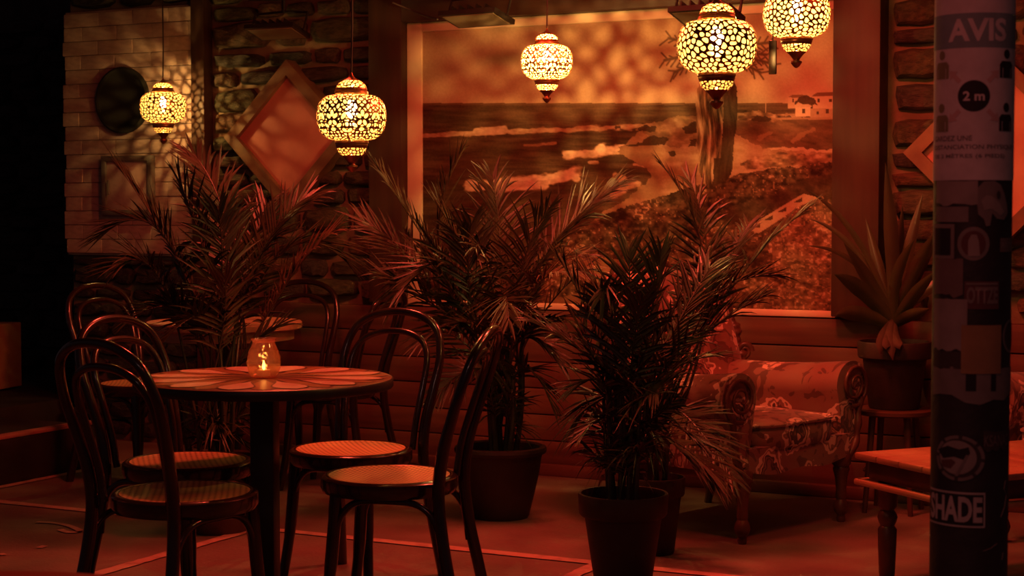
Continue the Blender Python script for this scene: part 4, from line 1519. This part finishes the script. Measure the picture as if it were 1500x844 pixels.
def armchair(loc, rz, label):
    root = empty('armchair', loc, rz)
    B, W = M['brocade'], M['carved']
    # seat rail with a scalloped lower edge
    mb = MB()
    n = 24
    pts = [(-.33, .36)]
    for i in range(n + 1):
        u = i / n
        x = -.33 + .66 * u
        pts.append((x, .262 + .007 * math.cos(u * 2 * PI * 2) - .008 * math.sin(PI * u)))
    pts.append((.33, .36))
    mb.prism(pts[::-1], .30, .352)
    mb.build('front_rail', B, root)
    MB().bevel_box((0, 0, .31), (.64, .66, .10), .015).build('seat_base', B, root)
    cu = superbox((0, .065, .388), (.262, .300, .060), 6)
    cu.v = [(x, y, z + (.018 * (1 - (x / .27) ** 2) * (1 - ((y - .06) / .31) ** 2) if z > .388 else 0)) for x, y, z in cu.v]
    cu = cu.build('cushion', B, root, angle=70)
    pp_ = []
    for k in range(48):
        th = 2 * PI * k / 48
        sg = lambda v, e: math.copysign(abs(v) ** e, v)
        pp_.append((.262 * sg(math.cos(th), .333), .065 + .300 * sg(math.sin(th), .333), .436))
    MB().tube(pp_, .006, 6, closed=True).build('piping', B, cu)
    # tufted back, curved round the sitter, with a bowed crest
    nu, nv = 36, 30
    vf, vb, ff = [], [], []
    tufts = [(x * .125 + (.0625 if r_ % 2 else 0), .50 + r_ * .095) for r_ in range(6) for x in range(-3, 4)]
    def back_pt(u, v):
        x = (u * 2 - 1)
        zt = 1.03 - .10 * abs(x) ** 2.4 + .012 * math.cos(x * 9)
        z = .36 + (zt - .36) * v
        wd = .335 + .045 * math.sin(PI * min(1, v * 1.05)) + .02 * v
        X = x * wd
        Y = -.245 - .16 * v + .085 * abs(x) ** 2.6
        return X, Y, z
    for j in range(nv + 1):
        for i in range(nu + 1):
            X, Y, z = back_pt(i / nu, j / nv)
            rim = min(1, min(i, nu - i) / 4.0) * min(1, (nv - j) / 4.0)
            pad = .055 * math.sqrt(max(rim, 0))
            t = min(math.hypot(X - a, z - b) for a, b in tufts)
            pad -= .026 * math.exp(-(t / .028) ** 2) * rim
            vf.append((X, Y + pad, z))
            vb.append((X * 1.01, Y - .055, z))
    o = len(vf)
    g = lambda j, i: j * (nu + 1) + i
    for j in range(nv):
        for i in range(nu):
            ff.append((g(j, i), g(j, i + 1), g(j + 1, i + 1), g(j + 1, i)))
            ff.append((o + g(j, i + 1), o + g(j, i), o + g(j + 1, i), o + g(j + 1, i + 1)))
    for j in range(nv):
        ff.append((g(j, 0), g(j + 1, 0), o + g(j + 1, 0), o + g(j, 0)))
        ff.append((g(j, nu), o + g(j, nu), o + g(j + 1, nu), g(j + 1, nu)))
    for i in range(nu):
        ff.append((g(nv, i), g(nv, i + 1), o + g(nv, i + 1), o + g(nv, i)))
        ff.append((g(0, i), o + g(0, i), o + g(0, i + 1), g(0, i + 1)))
    bk = MB().add(vf + vb, ff).build('backrest', B, root, angle=75)
    bm_ = MB().lathe([(.001, .006), (.008, .004), (.011, 0), (.008, -.004)], 10).mesh('button', True)
    bm_.materials.append(B)
    for a, b in tufts:
        v = (b - .36) / .63
        if v < .95 and abs(a) < .31:
            x = a / .37
            bo = link('button', bm_, None, bk, (a, -.245 - .16 * v + .085 * abs(x) ** 2.6 + .034, b))
            bo.rotation_euler = (-PI / 2, 0, 0)
    # carved wooden frame round the back, thick and lobed, ending in scrolls
    edge = [back_pt(0, v / 12) for v in range(3, 13)] + [back_pt(u / 12, 1) for u in range(1, 12)] + [back_pt(1, v / 12) for v in range(12, 2, -1)]
    path = spline([(x * 1.02, y - .005, z + .004) for x, y, z in edge], 5)
    MB().tube(path, [.022 + .009 * math.sin(i * .55) + .004 * math.sin(i * 1.9) for i in range(len(path))], 10).build('carved_frame', W, root, angle=70)
    for s in (-1, 1):
        # scroll at the shoulder and at the foot of the frame
        for (v, q) in ((.95, .040), (.52, .036)):
            X, Y, z = back_pt(0 if s < 0 else 1, v)
            pts = []
            for k in range(26):
                a = k / 25 * 3.6 * PI
                rr = q * (1 - .8 * k / 25)
                pts.append((X + s * (.010 + rr * math.cos(a) * .7), Y + .018 + rr * math.cos(a) * .55, z + rr * math.sin(a)))
            MB().tube(pts, [.013 * (1 - .5 * k / 25) for k in range(26)], 8).build('scroll', W, root, angle=70)
        # rolled arm lofted from back to front
        secs = 14
        vv, ff = [], []
        m = 28
        for j in range(secs + 1):
            u = j / secs
            y = -.30 + .635 * u
            rr = .082 + .014 * u
            zc = .540 + .012 * u - .012 * math.sin(PI * u)
            xc = .348 + .024 * u
            ring = []
            for k in range(m - 6):
                a = R(-25) + R(255) * k / (m - 7)
                ring.append((xc + rr * 1.12 * math.cos(R(180) - a), zc + rr * math.sin(R(180) - a)))
            ring = [(xc - .060, .30), (xc - .074, .38), (xc - .086, .45)] + ring + [(xc + .036, .42), (xc + .036, .34), (xc + .030, .27)]
            for (x, z) in ring:
                vv.append((s * x, y, z))
            mm = len(ring)
        for j in range(secs):
            for k in range(mm):
                k2 = (k + 1) % mm
                ff.append((j * mm + k, j * mm + k2, (j + 1) * mm + k2, (j + 1) * mm + k))
        ff.append(tuple(range(mm)))
        ff.append(tuple(secs * mm + k for k in range(mm)))
        MB().add(vv, ff).build('arm', B, root, angle=55)
        # carved scroll and post on the front of the arm
        xc, zc = s * .375, .552
        pts = []
        for k in range(34):
            a = PI * 1.45 + k / 33 * 4.2 * PI
            rr = .090 * (1 - .85 * k / 33)
            pts.append((xc + s * rr * math.cos(a) * 1.08, .342 + .012 * k / 33, zc + rr * math.sin(a)))
        MB().tube(pts, [.0095 - .005 * k / 33 for k in range(34)], 8).build('arm_scroll', W, root, angle=70)
        path = spline([(s * .425, .336, .500), (s * .410, .340, .44), (s * .402, .342, .38), (s * .392, .340, .32), (s * .350, .338, .262)], 5)
        MB().tube(path, [.015 + .003 * math.sin(i * .9) for i in range(len(path))], 9).build('arm_post', W, root, angle=70)
        lg = MB().lathe([(.001, 0), (.015, 0), (.018, .012), (.016, .028), (.026, .040), (.031, .060), (.026, .080), (.019, .092), (.022, .104), (.020, .13), (.025, .18), (.034, .215), (.030, .225), (.038, .235), (.040, .27), (.030, .285)], 20, (s * .325, .318, 0))
        lg.build('leg', W, root, angle=40)
        MB().tube([(s * .29, -.27, .30), (s * .295, -.30, .15), (s * .30, -.34, 0)], [.026, .022, .016], 8).build('leg', W, root)
    return tag(root, label, 'armchair', 'carved brocade armchairs')


armchair(c2w(.869, 6.735), face_rz(.707, -.707), 'tufted floral brocade armchair with carved frame below the mural')
armchair(c2w(2.30, 6.25), face_rz(-.80, -.60), 'matching brocade armchair at the right edge, mostly hidden by the pole')

# ------------------------------------------------------------------ coffee table
c0 = c2w(1.167, 5.72)
ct = empty('coffee_table', (c0.x, c0.y, 0), math.atan2(c2w(.91, .42).y, c2w(.91, .42).x))
# local +X runs along the long side (away right), local -Y towards the camera
TL, TW, TZ = .86, .60, .428
nb = 5
bw = TW / nb
for k in range(nb):
    MB().bevel_box((TL / 2, -bw * (k + .5), TZ - .011), (TL, bw - .002, .022), .005).build('board', M['coffee_wood'], ct)
MB().bevel_box((TL / 2, -TW / 2, TZ - .055), (TL - .07, TW - .07, .066), .004).build('apron', M['dark_wood'], ct)
for (x, y, w, d) in ((TL / 2, -.012, TL, .03), (TL / 2, -TW + .012, TL, .03), (.012, -TW / 2, .03, TW), (TL - .012, -TW / 2, .03, TW)):
    MB().bevel_box((x, y, TZ - .100), (w, d, .020), .006).build('moulding', M['coffee_wood'], ct)
for (x, y) in ((.085, -.075), (TL - .085, -.075), (.085, -TW + .075), (TL - .085, -TW + .075)):
    MB().lathe([(.001, 0), (.024, 0), (.027, .02), (.031, .12), (.032, .17), (.024, .182), (.030, .196), (.034, .212), (.030, .226), (.023, .236), (.033, .25), (.034, .33)], 18, (x, y, 0)).build('leg', M['dark_wood'], ct, angle=40)
tag(ct, 'low pine coffee table with turned dark legs behind the pole', 'coffee table')

# ------------------------------------------------------------------ street pole with notice and stickers
PD = 3.0
PR = .068
PC = c2w((1424 - 750) / FOC * PD, PD)
PXM = FOC / PD                       # drawing units per metre on the pole
pole = empty('street_pole', PC, YAW)  # local -Y faces the camera
M['pole'] = pmat('black_painted_pole', (0.030, 0.026, 0.024), (0.014, 0.012, 0.012), 9, 0.6, 0.3, bscale=30)
MB().lathe([(.001, 0), (PR + .02, 0), (PR + .02, .05), (PR + .004, .07), (PR, .09), (PR, 3.0), (.001, 3.0)], 64).build('shaft', M['pole'], pole, angle=30)
paper_cols = {
    'paper': (0.62, 0.60, 0.60), 'dim_paper': (0.30, 0.27, 0.25), 'header': (0.20, 0.29, 0.31), 'ink': (0.015, 0.015, 0.017), 'soft_ink': (0.16, 0.15, 0.15),
    'olive': (0.24, 0.23, 0.13), 'arrow': (0.55, 0.40, 0.38), 'kraft': (0.34, 0.21, 0.10), 'white': (0.50, 0.46, 0.44), 'grey': (0.21, 0.19, 0.18), 'mid': (0.17, 0.13, 0.12), 'maroon': (0.12, 0.05, 0.05), 'dark': (0.05, 0.042, 0.04)}
for k, v in paper_cols.items():
    M['p_' + k] = pmat('printed_' + k, v, tuple(x * .84 for x in v), 30, 0.75, 0.0)
zpx = lambda y: EYE - (y - 309) / PXM            # height on the pole of a drawing row


def wrap(bm, lift):
    """bend a flat drawing (x = arc length, y = height) round the shaft"""
    xs = [v.co.x for v in bm.verts]
    if not xs:
        return
    x = math.floor(min(xs) / .006) * .006
    while x < max(xs):
        bmesh.ops.bisect_plane(bm, geom=list(bm.verts) + list(bm.edges) + list(bm.faces), plane_co=(x, 0, 0), plane_no=(1, 0, 0), dist=1e-6)
        x += .006
    for v in bm.verts:
        a = v.co.x / PR
        rr = PR + lift
        v.co = Vector((rr * math.sin(a), -rr * math.cos(a), v.co.y))


def finish(bm, name, m, parent, lift):
    wrap(bm, lift)
    me = bpy.data.meshes.new(name)
    bm.to_mesh(me)
    bm.free()
    return link(name, me, m, parent)


def flat(name, pts, m, parent, lift):
    bm = bmesh.new()
    bm.faces.new([bm.verts.new((x, y, 0)) for x, y in pts])
    return finish(bm, name, m, parent, lift)


def ang(px):
    return PR * math.asin(max(-1, min(1, (px - 1424) / 56.0)))


def rect(name, s0, s1, y0, y1, m, parent, lift, jag=0, seed=1):
    z0, z1 = zpx(y1), zpx(y0)
    r = random.Random(seed)
    if not jag:
        return flat(name, [(s0, z0), (s1, z0), (s1, z1), (s0, z1)], m, parent, lift)
    n = 8
    j = lambda: r.uniform(-jag, jag)
    pts = [(s0 + (s1 - s0) * i / n, z0 + j()) for i in range(n + 1)] + [(s1 + (s0 - s1) * i / n, z1 + j() * .3) for i in range(n + 1)]
    return flat(name, pts, m, parent, lift)


def ellipse(cx, cz, rx, rz, n=32):
    return [(cx + rx * math.cos(2 * PI * k / n), cz + rz * math.sin(2 * PI * k / n)) for k in range(n)]


def text(name, body, cx, cz, height, width, m, parent, lift, bold=0.0, align='CENTER'):
    cu = bpy.data.curves.new(name, 'FONT')
    cu.body = body
    cu.size = 1.0
    cu.offset = bold
    cu.resolution_u = 3
    to = bpy.data.objects.new(name, cu)
    col.objects.link(to)
    dg = bpy.context.evaluated_depsgraph_get()
    dg.update()
    me = bpy.data.meshes.new_from_object(to.evaluated_get(dg))
    bpy.data.objects.remove(to)
    bpy.data.curves.remove(cu)
    bm = bmesh.new()
    bm.from_mesh(me)
    bpy.data.meshes.remove(me)
    xs = [v.co.x for v in bm.verts]
    ys = [v.co.y for v in bm.verts]
    x0, x1, y0, y1 = min(xs), max(xs), min(ys), max(ys)
    for v in bm.verts:
        u = (v.co.x - x0) / (x1 - x0)
        w = (v.co.y - y0) / (y1 - y0)
        X = (u - .5) * width + cx if align == 'CENTER' else u * width + cx
        v.co = Vector((X, (w - .5) * height + cz, 0))
    return finish(bm, name, m, parent, lift)


NC = -.0184                             # arc position of the notice centre line
notice = rect('notice', NC - .112, NC + .112, -25, 265, M['p_paper'], pole, .0012)
notice['label'] = 'white distancing notice reading AVIS'
L1, L2 = .0017, .0021
rect('header', NC - .104, NC + .118, 27, 76, M['p_header'], notice, L1)
text('lettering', 'AVIS', NC + .0057, zpx(51), .040, .104, M['p_paper'], notice, L2, .03)
flat('badge', ellipse(NC, zpx(145), .0272, .0272), M['p_ink'], notice, L1)
text('lettering', '2 m', NC, zpx(145), .0165, .036, M['p_paper'], notice, L2, .03)
for s, mt in ((-1, 'p_olive'), (1, 'p_ink')):
    for yy in (100, 176):
        cx = NC + s * .0615
        flat('figure', ellipse(cx, zpx(yy - 15), .0078, .0082, 20), M[mt], notice, L1)
        z1, z0 = zpx(yy - 5), zpx(yy + 19)
        w = .0165
        body = [(cx - w, z0), (cx - w, z1 - .006), (cx - w * .72, z1), (cx + w * .72, z1), (cx + w, z1 - .006), (cx + w, z0)]
        flat('figure', body, M[mt], notice, L1)
        for q in (-1, 1):
            flat('figure_gap', [(cx + q * .0098, z0), (cx + q * .0108, z0), (cx + q * .0108, z1 - .012), (cx + q * .0098, z1 - .012)], M['p_paper'], notice, L2)
for (sx, sy) in ((-1, 1), (1, 1), (-1, -1), (1, -1)):
    cx, cz = NC + sx * .033, zpx(145) + sy * .034
    d = Vector((sx, sy)).normalized()
    n = Vector((-d.y, d.x))
    c_ = Vector((cx, cz))
    pts = [c_ - d * .013 + n * .004, c_ + d * .002 + n * .004, c_ + d * .002 + n * .010, c_ + d * .015, c_ + d * .002 - n * .010, c_ + d * .002 - n * .004, c_ - d * .013 - n * .004]
    flat('arrow', [(p.x, p.y) for p in pts], M['p_arrow'], notice, L1)
text('lettering', 'GARDEZ UNE', NC - .082, zpx(205), .0092, .080, M['p_soft_ink'], notice, L1, .012, 'LEFT')
text('lettering', 'DISTANCIATION PHYSIQUE', NC - .082, zpx(218), .0092, .165, M['p_soft_ink'], notice, L1, .012, 'LEFT')
text('lettering', 'DE 2 MÈTRES (6 PIEDS)', NC - .082, zpx(230.5), .0105, .140, M['p_soft_ink'], notice, L1, .012, 'LEFT')

K = .0010
def st_rect(x0, x1, y0, y1, m, lift=K, jag=0, seed=1):
    return rect('sticker', ang(x0), ang(x1), y0, y1, M[m], pole, lift, jag, seed)

st_rect(1369, 1416, 266, 300, 'p_dim_paper', K, .003, 2)
st_rect(1369, 1404, 303, 325, 'p_grey', K)
bird = flat('sticker', [(ang(x), zpx(y)) for x, y in [(1416, 276), (1424, 267), (1440, 266), (1450, 272), (1456, 284), (1461, 300), (1463, 312), (1456, 322), (1444, 320), (1437, 312), (1434, 330), (1428, 331), (1425, 321), (1417, 314), (1415, 298)]], M['p_grey'], pole, K)
flat('beak', [(ang(x), zpx(y)) for x, y in [(1421, 294), (1428, 286), (1436, 288), (1448, 298), (1456, 311), (1450, 316), (1436, 306), (1425, 308)]], M['p_dim_paper'], bird, K + .0005)
flat('eye', ellipse(ang(1446), zpx(286), .004, .007, 14), M['p_dark'], bird, K + .0009)
fr = st_rect(1368, 1387, 328, 378, 'p_grey', K)
rect('inner', ang(1368.6), ang(1383), 334, 373, M['p_ink'], fr, K + .0005)
disc = flat('sticker', ellipse(ang(1411), zpx(356), .0275, .0295), M['p_grey'], pole, K)
flat('field', ellipse(ang(1411), zpx(356), .0205, .0225), M['p_maroon'], disc, K + .0005)
flat('figure', [(ang(x), zpx(y)) for x, y in [(1404, 374), (1404, 352), (1408, 343), (1415, 343), (1418, 352), (1420, 374)]], M['p_dim_paper'], disc, K + .0009)
lab = st_rect(1450, 1474, 348, 368, 'p_mid', K)
text('lettering', 'ANTI', ang(1461), zpx(358), .010, .028, M['p_dim_paper'], lab, K + .0005)
st_rect(1368.5, 1398, 378, 432, 'p_mid', K, .004, 5)
oz = st_rect(1400, 1449, 410, 450, 'p_maroon', K)
text('lettering', 'OTTZE', ang(1425), zpx(430), .030, .055, M['p_grey'], oz, K + .0005, .04)
rect('rule', ang(1402), ang(1447), 412, 415, M['p_grey'], oz, K + .0005)
st_rect(1368.3, 1404, 436, 510, 'p_dim_paper', K, .003, 8)
st_rect(1368.3, 1398, 512, 537, 'p_dark', K)
st_rect(1368.3, 1479.4, 536, 578, 'p_grey', K, .012, 12)
for (a, b) in ((1403, 1417), (1438, 1446)):
    st_rect(a, b, 540, 568, 'p_ink', K + .0005)
st_rect(1397, 1453, 473, 543, 'p_kraft', K + .0012)
rg = flat('sticker', ellipse(ang(1471), zpx(490), .026, .030), M['p_grey'], pole, K)
flat('field', ellipse(ang(1471), zpx(490), .021, .025), M['p_dark'], rg, K + .0005)
bd = st_rect(1428, 1474, 626, 654, 'p_dark', K, .004, 15)
text('lettering', 'KSANAD', ang(1452), zpx(640), .020, .058, M['p_mid'], bd, K + .0005)
fg = flat('sticker', ellipse(ang(1395), zpx(666), .046, .041), M['p_dark'], pole, K)
fg['label'] = 'round sticker with two flags'
ringb = bmesh.new()
for k in range(40):
    if k % 5 == 4:
        continue
    q = [(ang(1395) + r_ * .046 * math.cos(a), zpx(666) + r_ * .041 * math.sin(a)) for a, r_ in ((2 * PI * k / 40, .98), (2 * PI * (k + 1) / 40, .98), (2 * PI * (k + 1) / 40, .84), (2 * PI * k / 40, .84))]
    ringb.faces.new([ringb.verts.new((x, y, 0)) for x, y in q])
finish(ringb, 'ring_lettering', M['p_grey'], fg, K + .0005)
flat('field', ellipse(ang(1393), zpx(665), .034, .030), M['p_dim_paper'], fg, K + .0005)
flat('flag', [(ang(x), zpx(y)) for x, y in [(1373, 656), (1383, 649), (1396, 653), (1408, 649), (1410, 658), (1403, 668), (1390, 664), (1378, 668)]], M['p_ink'], fg, K + .0009)
flat('flag', [(ang(x), zpx(y)) for x, y in [(1376, 671), (1387, 668), (1392, 672), (1386, 682), (1377, 680)]], M['p_maroon'], fg, K + .0009)
flat('flag_staff', [(ang(x), zpx(y)) for x, y in [(1405, 660), (1408, 661), (1395, 692), (1391, 692)]], M['p_grey'], fg, K + .0013)
sh = rect('sticker', ang(1367), ang(1432), 715, 766, M['p_white'], pole, K)
sh['label'] = 'white framed sticker reading SHADE'
rect('field', ang(1367.4), ang(1429.5), 718, 763, M['p_ink'], sh, K + .0005)
s0, s1 = ang(1368.0), ang(1427)
text('lettering', 'SHADE', (s0 + s1) / 2 + .004, zpx(740), .046, s1 - s0 - .006, M['p_white'], sh, K + .0010, .035)
for k, pts in enumerate(([(1466, 700), (1463, 712), (1468, 722), (1465, 738), (1458, 752)], [(1430, 800), (1442, 796), (1452, 790)], [(1463, 805), (1461, 815)])):
    w = [Vector(((PR + .0006) * math.sin(ang(x) / PR), -(PR + .0006) * math.cos(ang(x) / PR), zpx(y))) for x, y in pts]
    MB().tube(w, .0007, 5).build('scratch', M['p_grey'], pole)
tag(pole, 'sticker covered black street pole in the right foreground', 'pole')
